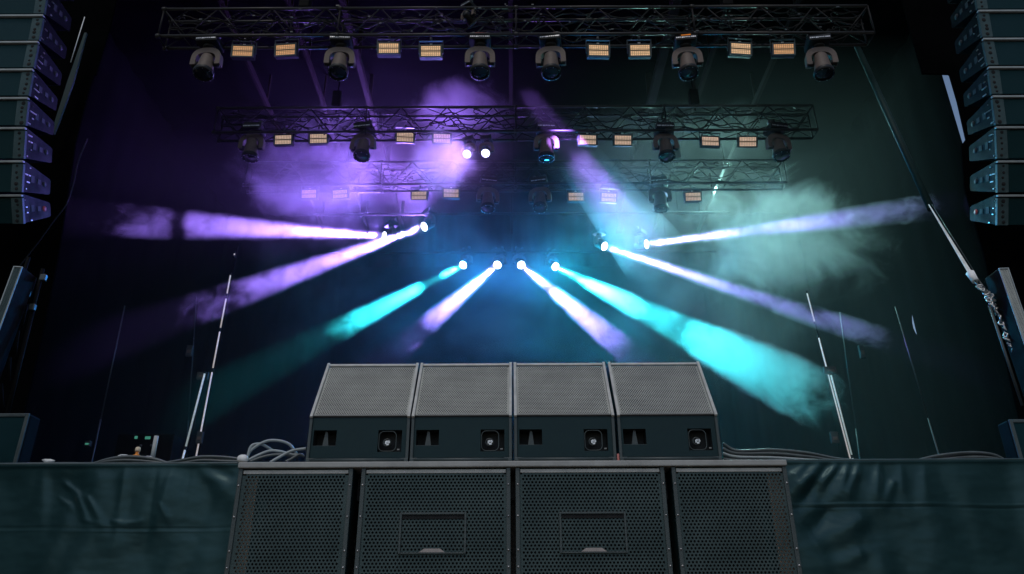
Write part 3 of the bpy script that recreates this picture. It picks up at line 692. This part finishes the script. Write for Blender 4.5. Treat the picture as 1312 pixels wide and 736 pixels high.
# ------------------------------------------------------------------ stage skirt
YD = 5.86
def skirt(x0, x1, label, ridges, seam, seed):
    nx = int((x1 - x0) / .014); zt = DECK + .012; zb = .02; zvis = 1.72; n1 = int((zt - zvis) / .012); rowsz = [zt - (zt - zvis) * k / n1 for k in range(n1 + 1)] + [zvis - (zvis - zb) * k / 30 for k in range(1, 31)]
    RG = []
    for (ax, ay, bx, by, w, amp) in ridges: RG.append((PY(ax, ay, YD), PY(bx, by, YD), w / F * 5.9 * 1.7, amp * (.5 if seed < 5 else .8)))
    vs = []; fs = []
    for z in rowsz:
        for i in range(nx + 1):
            x = x0 + (x1 - x0) * i / nx; top = min(1, (zt - z) * 9)
            d = .050 * mnoise.fractal(Vector((x * 1.5, z * .7, seed)), 1, 2, 3) + .005 * mnoise.fractal(Vector((x * 4, z * 9, seed + 5)), 1, 2, 3)
            d += .010 * math.sin(x * 5.2 + .6 * math.sin(z * 1.9 + seed)) * min(1, (zt - z) * 1.5)
            for (a, b, w, amp) in RG:
                ex, ez = b.x - a.x, b.z - a.z; L2 = ex * ex + ez * ez
                u = ((x - a.x) * ex + (z - a.z) * ez) / L2
                if -.25 < u < 1.3:
                    dist = ((x - a.x) * ez - (z - a.z) * ex) / math.sqrt(L2); ww = w * (.55 + .7 * max(0, u))
                    tap = math.exp(-max(0, -u) * 12) * math.exp(-max(0, u - .75) * 4.5)
                    d += amp * math.exp(-(dist / ww) ** 2) * tap
            for (sy, amp) in seam:
                d += amp * math.exp(-((z - sy - .006 * math.sin(x * 3)) / .006) ** 2)
            hem = -.012 * math.exp(-((zt - z - .012) / .012) ** 2)
            vs.append((x, YD - d * top + hem - .05, z))
    n = nx + 1
    for j in range(len(rowsz) - 1):
        for i in range(nx): fs.append((j * n + i, j * n + i + 1, (j + 1) * n + i + 1, (j + 1) * n + i))
    # top return onto the deck
    b0 = len(vs)
    for i in range(n): vs.append((vs[i][0], YD + .2, zt + .001))
    for i in range(nx): fs.append((i, b0 + i, b0 + i + 1, i + 1))
    o = MB().add(vs, fs, True).build('stage_skirt', M['skirt']); tag(o, label, 'stage skirt')
    MB().tube([(vs[i][0], vs[i][1] + .004, vs[i][2] - .002) for i in range(0, nx + 1, 2)], .011, 8).build('hem', M['hem'], o); return o
zs1 = PY(100, 679, YD).z; zs2 = PY(1100, 649.5, YD).z
skirt(-6.2, PY(303, 640, YD).x + .25, 'dark teal vinyl skirt left of the subwoofers, faint creases', [
    (262, 600, 302, 640, 7, .05), (272, 598, 305, 615, 4, -.025), (165, 600, 152, 720, 4, .018), (206, 600, 190, 700, 3, -.014), (226, 600, 200, 690, 4, .02), (246, 600, 228, 700, 4, -.014),
    (88, 622, 118, 648, 3, .02), (104, 640, 118, 672, 2.5, .022), (118, 640, 136, 672, 2.5, .024), (112, 668, 138, 674, 2, .012), (170, 672, 190, 668, 2.2, .016), (150, 670, 172, 674, 2.2, .016), (210, 648, 222, 672, 2.4, .02),
    (80, 640, 100, 655, 2, .012), (60, 600, 56, 720, 6, .012)], [(zs1, -.007), (zs1 - .012, .005)], 2.0)
skirt(PY(1012, 640, YD).x - .25, 6.2, 'shiny folded dark vinyl skirt right of the subwoofers', [
    (1046, 597, 1012, 634, 5, .05), (1068, 598, 1038, 626, 4.5, .045), (1082, 598, 1062, 650, 4.5, .04), (1096, 598, 1076, 648, 4, .035), (1122, 597, 1116, 650, 4, .025), (1140, 620, 1126, 650, 4, .02),
    (1100, 668, 1025, 712, 10, .026), (1098, 712, 1035, 738, 8, .024), (1028, 598, 1010, 615, 3, .03), (1058, 600, 1020, 650, 4, -.03), (1150, 600, 1150, 640, 4, .012), (1180, 600, 1178, 660, 5, .012), (1060, 655, 1030, 690, 6, -.02)], [(zs2, .010), (zs2 - .012, -.008)], 8.0)

# ------------------------------------------------------------------ cables on the stage lip
def catmull(P_, n=10):
    P_ = [Vector(p) for p in P_]; out = []
    Q = [P_[0] * 2 - P_[1]] + P_ + [P_[-1] * 2 - P_[-2]]
    for k in range(1, len(Q) - 2):
        for i in range(n):
            u = i / n; a, b, c, d = Q[k - 1:k + 3]
            out.append(.5 * ((2 * b) + (c - a) * u + (2 * a - 5 * b + 4 * c - d) * u * u + (3 * b - a - 3 * c + d) * u ** 3))
    out.append(P_[-1]); return out
def cable(pts, r, m, label, group):
    o = MB().tube(catmull(pts), r, 7).build('cable', m); tag(o, label, 'cable', group); return o
rc = random.Random(11)
def bundle(spine, n, spread, r, label, group, mats, Y=5.93):
    for k in range(n):
        s_ = (k / max(1, n - 1)); pts = []
        ph = rc.uniform(0, 6)
        for (x, y0, y1, fl) in spine:
            y = y0 + (y1 - y0) * s_ + rc.uniform(-.8, .8) * spread
            p = PY(x, y, Y + .03 * (k % 3) + fl); p.z = max(p.z, DECK + r + .02); pts.append(p)
        cable(pts, r, mats[k % len(mats)], label, group)
C1, C2 = M['cable'], M['cable_grey']
bundle([(118, 595, 595, 0), (140, 588, 594, 0), (165, 585.5, 594, 0), (195, 588, 595, 0), (215, 594, 596, 0)], 6, .8, .013, 'black cable in the low heap under the orange bottle', 'cables under the orange bottle', [C1, C1, C2])
bundle([(-20, 595, 597, 0), (60, 594, 596.5, 0), (125, 594, 596.5, 0), (215, 594, 596.5, 0)], 3, .6, .011, 'black cable lying straight along the left stage lip', 'cables along the left lip', [C1, C2])
bundle([(200, 596, 596, 0), (232, 590, 596, 0), (258, 585, 594, 0), (285, 586, 594, 0), (309, 589, 594, 0)], 6, .7, .011, 'black cable arching toward the white tape', 'cables left of the white tape', [C1, C2, C1])
for pts, m, lab in (([(316, 588), (322, 577), (340, 566), (357, 565), (371, 570), (380, 582)], C2, 'grey cable in the tallest loop beside the wedge speakers'),
               ([(317, 586), (322, 572), (333, 569), (342, 573), (350, 578)], C2, 'short grey cable loop behind the tallest loop'),
               ([(318, 590), (332, 583), (346, 578), (360, 579), (374, 583), (388, 583)], C2, 'grey cable arching low behind the white tape'),
               ([(346, 593), (358, 586), (374, 578), (392, 575)], C2, 'grey cable rising to the leftmost wedge speaker'),
               ([(320, 592), (336, 586), (352, 583), (370, 584), (382, 587)], C1, 'black cable lowest in the tangle'),
               ([(366, 592), (374, 588), (383, 583), (390, 585)], C1, 'short black cable at the foot of the wedge speaker')):
    o = cable([PY(x, y, YS + .22 + .02 * i) for i, (x, y) in enumerate(pts)], .0115, m, lab, 'tangled cables at the left of the wedges')
bundle([(926, 569, 590, 0), (945, 577, 592, 0), (990, 577, 593, 0), (1035, 581, 594, 0), (1075, 588, 595, 0), (1110, 593, 596, 0)], 11, .9, .0115, 'dark cable in the thick bundle leaving the rightmost wedge speaker', 'cable bundle right of the wedges', [C1, C2, C2, C1, C1])
bundle([(1100, 594, 597, 0), (1150, 593, 597, 0), (1190, 590, 597, 0), (1240, 592, 597, 0), (1330, 595, 598, 0)], 3, .5, .011, 'dark cable lying along the right stage lip', 'cables along the right lip', [C1, C2])
bundle([(1165, 593, 596, .1), (1200, 585, 594, .1), (1240, 580, 592, .1), (1272, 582, 593, .1), (1292, 592, 595, .1)], 7, .8, .0115, 'black cable in the coil heap near the right end of the lip', 'coiled cables on the right lip', [C1, C1, C2])

p = PY(311, 588, YS + .1)
b = MB().lathe([(.0, -.03), (.026, -.03), (.036, -.02), (.038, .0), (.034, .02), (.02, .032), (.0, .034)], 16)
o = b.build('tape_roll', M['white']); o.location = p; o.scale = (1.1, .9, .85); tag(o, 'lump of white tape where the loops leave the board', 'tape')
p = PY(174.5, 587.5, 5.97); pz = p.z - .0
t = thing('small_bottle', 'small orange bottle with a pale cap among the cables', 'bottle', (p.x, 5.97, p.z))
MB().lathe([(0, -.005), (.03, -.005), (.034, .01), (.03, .022), (.014, .03), (.013, .05), (0, .05)], 16).build('body', M['orange'], t)
MB().lathe([(0, .0505), (.018, .0505), (.020, .06), (.018, .082), (.008, .088), (0, .088)], 14).build('cap', mat('pale_cap', (.75, .6, .42), .5), t)
for i, (x, y, s, lab) in enumerate(((158, 585, 1.3, 'white crumpled scrap left of the orange bottle'), (190.5, 587, .8, 'white crumpled scrap at the foot of the pale stick'), (62, 591, 1.2, 'white crumpled scrap alone on the left lip'))):
    bm = bmesh.new(); bmesh.ops.create_icosphere(bm, subdivisions=2, radius=.022)
    for v in bm.verts: v.co += Vector((mnoise.noise(v.co * 60 + Vector((i, 0, 0))), mnoise.noise(v.co * 60 + Vector((0, 7 + i, 0))), mnoise.noise(v.co * 60 + Vector((0, 0, 9))))) * .012; v.co.x *= 1.7 * s; v.co.z *= .7
    o = MB().bm(bm).build('paper_scrap', M['white']); o.location = PY(x, y, 5.98); tag(o, lab, 'scrap')
a = PY(194.5, 592, 6.1); c = PY(200.5, 559, 6.1); o = MB().tube([a, c], .018, 8).build('stick', mat('pale_stick', (.42, .44, .42), .6)); tag(o, 'short pale stick leaning up beside the orange bottle', 'stick')

# rack with dim displays, left wing
p = PY(184, 575, 11.4)
t = thing('equipment_rack', 'black equipment rack with two dim green displays', 'rack', (p.x, 11.4, DECK))
MB().box((-.42, 0, .01), (.42, .5, p.z - DECK + .22), .015).build('case', M['black'], t)
for (x, y, w, h) in ((174, 560.5, 2.2, 2.2), (189, 561, 4.2, 2.2)):
    q = PY(x, y, 11.38); MB().box((q.x - p.x - w * .009, -.018, q.z - DECK - h * .009), (q.x - p.x + w * .009, -.004, q.z - DECK + h * .009)).build('display', M['greenled'], t)
for (x, y) in ((180, 571), (193.5, 571)):
    q = PY(x, y, 11.38); MB().lathe([(0, -.03), (.016, -.026), (.02, -.003)], 10, Matrix.Translation((q.x - p.x, 0, q.z - DECK)) @ Matrix.Rotation(rad(-90), 4, 'X')).build('knob', M['winch'], t)

# ------------------------------------------------------------------ upright pale poles, glow added, etc
def pole(base, top, Y, r, m, name, label, cat, segs, group=None, boxes=()):
    a = PY(*base, Y); c = PY(*top, Y); a2 = a + (c - a) * ((DECK - a.z) / (c.z - a.z))
    t = thing(name, label, cat, a2, group=group); d = c - a2
    MB().lathe([(0, 0.004), (.16, .004), (.16, .02), (.03, .03), (.03, .05), (0, .05)], 16).build('foot', M['black'], t)
    MB().tube([(r * 1.6, .03, .03), (d.x + r * 1.6, d.y + .03, d.z)], r * .9, 8).build('backing', M['black'], t)
    for (u0, u1) in segs: MB().tube([d * u0, d * u1], r, 8).build('added_glow_band', m, t)
    for (u0, u1) in segs:
        for u in (u0, u1): MB().tube([d * (u - .004), d * (u + .004)], r * 1.5, 8).build('collar', M['fixture'], t)
    return t
pole((250, 592), (303, 312), 12.0, .013, M['tube'], 'pale_pole', 'tall thin pole with pale bands, glow added, crossing the purple beam at left', 'pole', ((.08, .155), (.17, .55), (.555, .685), (.69, .80), (.81, .885), (.95, .965)))
pole((233, 592), (263, 476), 11.6, .015, M['tube2'], 'pale_pole', 'short pale pole just left of the tall left pole', 'pole', ((.08, .55), (.56, .99)))
pole((1090, 590), (1033, 372), 12.0, .012, M['tube'], 'pale_pole', 'tall thin pole with pale bands, glow added, under the lavender beam at right', 'pole', ((.08, .26), (.30, .8), (.86, .99)))
pole((1093, 590), (1064, 478), 11.6, .013, M['tube2'], 'pale_pole', 'short pale pole just right of the tall right pole', 'pole', ((.08, .5), (.51, .99)))
for (x0, y0, x1, y1, Y, lab) in ((118, 590, 160, 392, 11.0, 'faint dark pole left of the pale poles'), (1205, 590, 1147, 393, 11.0, 'faint dark pole at the right beside the daylight slit'),
                       (238, 590, 252, 380, 13.2, 'thin dark pole behind the left pair of poles'), (1102, 590, 1076, 400, 13.2, 'thin dark pole behind the right pair of poles')):
    a = PY(x0, y0, Y); c = PY(x1, y1, Y); a = a + (c - a) * ((DECK - a.z) / (c.z - a.z))
    o = MB().tube([a, a + (c - a) * .5], .011, 7).tube([a + (c - a) * .49, c], .009, 7).build('pole', M['winch']); tag(o, lab, 'pole')
# small clamped boxes on the poles
for (x, y, Y, w, h, lab) in ((243, 450, 12.9, .055, .10, 'small grey box high on the dark pole at left'), (260, 482, 11.8, .09, .06, 'small clamp box joining the two left poles'), (1104, 451, 12.9, .045, .12, 'small grey box high on the dark pole at right'),
                   (1063, 475, 11.8, .10, .06, 'small clamp box joining the two right poles'), (256, 561, 11.9, .05, .09, 'small pale box low on the tall left pole'), (1069, 561, 11.9, .06, .09, 'small pinkish box low on the tall right pole'), (113, 569, 10.9, .04, .04, 'tiny green lit tag on the dark pole at left')):
    p = PY(x, y, Y)
    t = thing('junction_box', lab, 'box', p)
    MB().box((-w, -.03, -h), (w, .03, h), .01).build('body', M['winch'], t)
    MB().box((-w * .6, -.04, -h * .5), (w * .6, -.031, h * .1), .004).build('faceplate', M['greenled'] if x == 113 else M['headskin'], t)

# ------------------------------------------------------------------ line arrays
def array_box(w, side):
    pass
def line_array(sx, pts, side_word):
    # pts: (y px, x px) of inner front edge at the box joints
    XE = 5.5; J = []
    for (y, x) in pts:
        zc = None
        # point on the ray with |X| = XE
        d = ray(x, y); J.append(EYEV + d * (sx * XE / d.x))
    W = 1.25; n = len(J) - 1
    for k in range(n):
        a, c = J[k], J[k + 1]; up = (a - c); H = up.length; z = up.normalized(); x = Vector((1, 0, 0)); y = z.cross(x).normalized()  # y: depth into stage
        if y.y < 0: y = -y
        Mx = Matrix(((1, y.x, z.x), (0, y.y, z.y), (0, y.z, z.z))).to_4x4(); 
        o = thing('line_array_speaker', '', 'line array', (0, 0, 0), group='line array hanging at the ' + side_word)
        pos = 'lowest' if k == n - 1 else (ORD[n - 1 - k] + ' from the bottom')
        o['label'] = '%s cabinet of the line array hanging at the %s' % (pos, side_word)
        c0 = Vector((sx * XE, c.y, c.z)); o.matrix_world = Matrix.Translation(c0) @ Mx
        h = H - .012; s = lambda u: sx * u     # local x outward positive for sx
        def bx(b, x0, y0, z0, x1, y1, z1, bev=.004): b.box((s(x0), y0, z0), (s(x1), y1, z1), bev)
        b = MB()
        ins = [(.03, 0.01), (.5, h * .22), (.53, h * .26), (.53, h * .68), (.5, h * .73), (.03, h - .01)]
        b.prism(ins, 'x', min(s(.006), s(W - .006)), max(s(.006), s(W - .006))); cab = b.build('cabinet', M['side'], o)
        b = MB(); bx(b, W - .125, -.012, 0, W, .028, h - .05); b.build('flange', M['flange'], o)
        b = MB(); bx(b, .0, -.012, 0, .125, .028, h - .05); fl = b.build('flange', M['flange'], o)
        b = MB(); rr = random.Random(k + 3)
        for q in range(5):
            zz = h * (.1 + .17 * q) + rr.uniform(-.01, .01); r_ = rr.uniform(.014, .026)
            b.lathe([(0, -.016), (r_ * .8, -.016), (r_, -.0125)], 10, Matrix.Translation((s(.052 + rr.uniform(-.006, .02)), 0, zz)) @ Matrix.Rotation(rad(-90), 4, 'X') @ Matrix.Translation((0, 0, 0)))
        b.build('rigging_hole_discs', M['inside'], fl)  # dark discs standing for the rigging holes in the flange
        b = MB()
        for q in range(4): zz = h * (.12 + .22 * q) + rr.uniform(-.01, .01); b.box((s(-.004), .012 + rr.uniform(0, .12), zz), (s(.005), .03 + rr.uniform(0.01, .13), zz + .012))
        b.build('bolt_glint_pattern', M['metal'], o)
        b = MB(); bx(b, .1255, .0, .004, W - .1255, .02, h - .05, .003); b.build('grille', M['array'], o)
        b = MB(); bx(b, -.004, -.03, h - .038, W, .012, h - .014, .005); b.build('rail', M['rail'], o)
        # side fittings: handle recess, connector plate
        b = MB(); bx(b, .001, .15, h * .40, .0055, .21, h * .62, .002); b.build('handle', M['hole'], o)
        b = MB(); bx(b, .001, .27, h * .42, .0055, .33, h * .58, .002); b.build('connector', M['hole'], o)
        b = MB().lathe([(0, .008), (.03, .007), (.034, .0)], 14, Matrix.Translation((s(.006), .41, h * .5)) @ Matrix.Rotation(rad(-90 * sx), 4, 'Y')); b.build('emblem', M['red'] if k == n - 1 else M['hole'], o)
    return J
Lp = [(-62, 69), (-21, 63), (18, 57), (52, 50.5), (87, 43.5), (123, 37.5), (161, 33.5), (203.5, 31), (246.5, 28.5), (287, 31)]
JL = line_array(-1, Lp, 'left')
Rp = [(-62, 1237), (-22, 1246), (12, 1252), (48, 1258), (84, 1265), (121, 1270), (160, 1275), (203.5, 1277), (247, 1277.5), (289, 1277)]
JR = line_array(1, Rp, 'right')

# scrims outside the arrays (dark), right one leaves a slit of sky
def scrim(poly, Y, name, label, m=None, th=.03):
    pts = [PY(x, y, Y) for (x, y) in poly]
    o = MB().prism([(p.x, p.z) for p in pts], 'y', Y, Y + th).build(name, m or M['cloth']); tag(o, label, 'scrim'); return o
scrim([(1217, 96), (1227, 130), (1238, 178), (1232, 186), (1236, 240), (1262, 330), (1280, 420), (1330, 640), (2100, 640), (1900, -160), (1130, -160), (1145, -40), (1164, 30), (1182, 94), (1216, 95)], 8.62, 'scrim_shade_panel', 'black tower scrim behind the right line array, daylight slit at its edge')
scrim([(120, 96), (110, 130), (96, 186), (74, 330), (56, 420), (4, 640), (-800, 640), (-600, -160), (172, -160), (157, -40), (142, 30), (123, 95)], 8.62, 'scrim_shade_panel', 'black tower scrim behind the left line array')
scrim([(108, 42), (111, 42), (94, 105), (74, 160), (69, 172), (68, 162), (86, 105)], 8.4, 'scrim_strip', 'narrow teal scrim strip beside the left line array', M['scrim'])
a, c = PY(108.5, 22, 8.36), PY(90.5, 80, 8.36); o = MB().tube([a, c], .006, 8).build('pole', M['white']); tag(o, 'thin white pole on the teal strip by the left line array', 'pole')

# right strut, strap, chain
o = MB().tube([PY(1098, 60, 9.6), PY(1193, 268, 8.4)], .045, 10).build('roof_strut', mat('strut_green', (.008, .028, .027), .6, spec=.15)); tag(o, 'dark green strut slanting down to the white strap', 'strut')
t = thing('ratchet_strap', 'white strap with a buckle and hanging chain at the right tower', 'strap', PY(1245, 354, 7.6)); o0 = Vector(t.location)
p0, p1 = PY(1190, 262, 8.3) - o0, PY(1243.5, 350, 7.6) - o0
b = MB(); vs = []; dirv = (p1 - p0).normalized(); sd = dirv.cross(Vector((0, 1, 0))).normalized(); nn = 20
for k in range(nn + 1):
    u = k / nn; w = .006 + .019 * u; q = p0.lerp(p1, u); vs += [q - sd * w, q + sd * w, q + sd * w + Vector((0, .006, 0)), q - sd * w + Vector((0, .006, 0))]
fs = []
for k in range(nn):
    for i in range(4): j = (i + 1) % 4; fs.append((4 * k + i, 4 * k + j, 4 * k + 4 + j, 4 * k + 4 + i))
fs += [(0, 1, 2, 3), (4 * nn, 4 * nn + 3, 4 * nn + 2, 4 * nn + 1)]
b.add(vs, fs); b.build('webbing', M['strap'], t)
MB().tube([PY(1194, 262, 8.3) - o0, PY(1247, 346, 7.6) - o0], .004, 6).build('guy_wire', M['winch'], t)
e0, e1 = PY(1243, 350, 7.6) - o0, PY(1250, 361, 7.55) - o0
MB().tube([e0, e0.lerp(e1, .4), e1], .045, 10, r1=.036).build('buckle', M['strap'], t)
for (xa, ya, xb, yb) in ((1247, 358, 1262, 377), (1252, 357, 1266, 376)): MB().tube([PY(xa, ya, 7.55) - o0, PY(xb, yb, 7.5) - o0], .011, 7).build('lever', M['winch'], t)
b = MB(); rl = random.Random(4); path = [(1255, 367), (1266, 378), (1272, 390), (1279, 402), (1289, 420), (1292, 434), (1302, 450), (1309, 462)]
P3 = catmull([PY(x, y, 7.5) - o0 for x, y in path], 5)
for k in range(len(P3) - 1):
    q = P3[k]; r_ = rl.uniform(.022, .038); a1 = rl.uniform(0, 3); ax = Vector((math.cos(a1), rl.uniform(-.5, .5), math.sin(a1))).normalized(); ay = ax.orthogonal().normalized()
    b.tube([q + ax * r_ * 1.3 * math.cos(i * .785) + ay * r_ * math.sin(i * .785) for i in range(9)], .009, 6, cap=False)
b.build('chain', M['metal'], t)
for (xa, ya, xb, yb, Y, r, lab) in ((1268, 392, 1310, 520, 7.45, .014, 'thin steel guy pole under the strap at the right'), (1306, 545, 1318, 620, 7.2, .014, 'thin steel pole at the right frame end of the lip')):
    o = MB().tube([PY(xa, ya, Y), PY(xb, yb, Y)], r, 8).build('pole', M['winch']); tag(o, lab, 'pole')

# column speakers at both towers
def column(sx, pa, pb, wpx, label):
    a = PY(*pa, 7.3); c = PY(*pb, 7.3); w = wpx / F * 8.1
    t = thing('column_speaker', label, 'loudspeaker', c); L = (a - c).length; z = (a - c).normalized(); y = Vector((0, 1, 0)); x = y.cross(z).normalized(); y = z.cross(x)
    t.matrix_world = Matrix.Translation(c) @ Matrix((x, y, z)).transposed().to_4x4()
    MB().box((-w / 2, 0, 0), (w / 2, .25, L), .01).build('cabinet', M['black'], t)
    b = MB(); b.box((-w / 2, -.015, 0), (-w / 2 + .012, -.001, L), .003); b.box((w / 2 - .012, -.015, 0), (w / 2, -.001, L), .003); b.box((-w / 2 + .013, -.015, L - .012), (w / 2 - .013, -.001, L), .003); b.build('frame', M['rail'], t)
    g = perf(w - .03, L - .03, .016, .0052).build('grille', M['mgrille'] if sx > 0 else M['grille'], t); g.location = (0, -.008, .01)  # left grille darker: its lack of light is put into the colour
column(1, (1285, 344), (1345, 520), 13, 'slim grey grilled column speaker on the right tower')
column(-1, (24, 342), (-34, 500), 12, 'slim column speaker on the left tower, coloured as unlit')
# left tower scaffold
t = thing('scaffold_tower', 'dark scaffold tower under the left line array', 'tower', PY(10, 600, 7.6))
o0 = Vector(t.location)
for (xa, ya, xb, yb) in ((-8, 600, 55, 345), (-40, 560, 37, 330), (2, 560, 42, 400)): MB().tube([PY(xa, ya, 7.6) - o0, PY(xb, yb, 7.6) - o0], .02, 8).build('upright', M['black'], t)
b = MB()
for k in range(7): b.tube([PY(-8 + k * 8 - 4, 590 - k * 34, 7.6) - o0, PY(-20 + k * 11, 560 - k * 34, 7.6) - o0], .012, 6)
b.build('bracing', M['black'], t)
for k, (x, y) in enumerate(((33, 375), (40, 393), (54, 355))): MB().box(PY(x - 2.5, y - 4, 7.55) - o0, PY(x + 2.5, y + 4, 7.55) - o0 + Vector((0, .05, 0)), .01).build('clamp', M['winch'], t)
# added unseen panels just outside the frame, to shade the ends of the stage skirt
for sx, X, lab in ((-1, 5.0, 'added black panel shading the left end of the stage skirt'), (1, 4.6, 'added black panel shading the right end of the stage skirt')):
    o = MB().box((sx * X - .02, 1.5, 0), (sx * X + .02, 5.5, 4.4)).build('scrim_shade_panel', M['cloth']); tag(o, lab, 'scrim')
# hanging wire at left
o = MB().tube(catmull([PY(x, y, 8.2) for x, y in ((112, 178), (100, 208), (94, 236), (85, 262), (70, 282), (48, 312), (22, 345))]), .007, 6).build('wire', M['loom']); tag(o, 'thin wire sagging from the left line array', 'wire')
# side speakers at the frame ends
def sidebox(x0, x1, y0, Y, label):
    a = PY(x0, y0, Y); c = PY(x1, 600, Y); t = thing('side_speaker', label, 'loudspeaker', ((a.x + c.x) / 2, Y, DECK)); w = abs(c.x - a.x) / 2; h = a.z - DECK
    MB().box((-w, .0, .01), (w, .16, h), .015).build('cabinet', M['black'], t)
    b = MB(); b.box((-w, -.02, .01), (-w + .03, -.001, h), .006); b.box((w - .03, -.02, .01), (w, -.001, h), .006); b.box((-w + .031, -.02, h - .03), (w - .031, -.001, h), .006); b.build('frame', M['frame_dark'], t)
    MB().box((-w + .032, -.012, .02), (w - .032, -.001, h - .032)).build('grille', M['array'], t)
sidebox(-95, 21, 531, 6.35, 'dark floor speaker at the left end of the stage lip')
sidebox(1291, 1400, 538, 6.5, 'dark floor speaker at the right end of the stage lip')

def remove_tree(o):
    for c in list(o.children): remove_tree(c)
    bpy.data.objects.remove(o)
for o in (proto, sproto, lit_w, lit_c): remove_tree(o)

# ------------------------------------------------------------------ daylight
w = bpy.data.worlds.new('World'); S.world = w; w.use_nodes = True; nt = w.node_tree
bg = nt.nodes['Background']; sky = nt.nodes.new('ShaderNodeTexSky'); sky.sky_type = 'NISHITA'; sky.sun_disc = False
SE, SR = 60, 195
sky.sun_elevation = rad(SE); sky.sun_rotation = rad(SR); sky.air_density = 1.1; sky.dust_density = 1.2; sky.ozone_density = .0
nt.links.new(sky.outputs[0], bg.inputs[0]); bg.inputs[1].default_value = .10
sd = bpy.data.lights.new('sun', 'SUN'); so = bpy.data.objects.new('sun', sd); COL.objects.link(so)
sd.energy = .5; sd.angle = rad(15); sd.color = (1, .94, .86)
az = rad(SR); sdir = Vector((math.sin(az) * math.cos(rad(SE)), math.cos(az) * math.cos(rad(SE)), math.sin(rad(SE))))
so.rotation_euler = (-sdir).to_track_quat('-Z', 'Y').to_euler(); so.location = sdir * 50
vs_ = S.view_settings; vs_.view_transform = 'Standard'; vs_.look = 'None'; vs_.exposure = 0.0; vs_.gamma = 1
cy = S.cycles; cy.volume_bounces = 0; cy.max_bounces = 5; cy.diffuse_bounces = 3; cy.glossy_bounces = 3; cy.volume_step_rate = 1.0; cy.volume_max_steps = 256
cy.sample_clamp_indirect = 4
cy.use_denoising = True
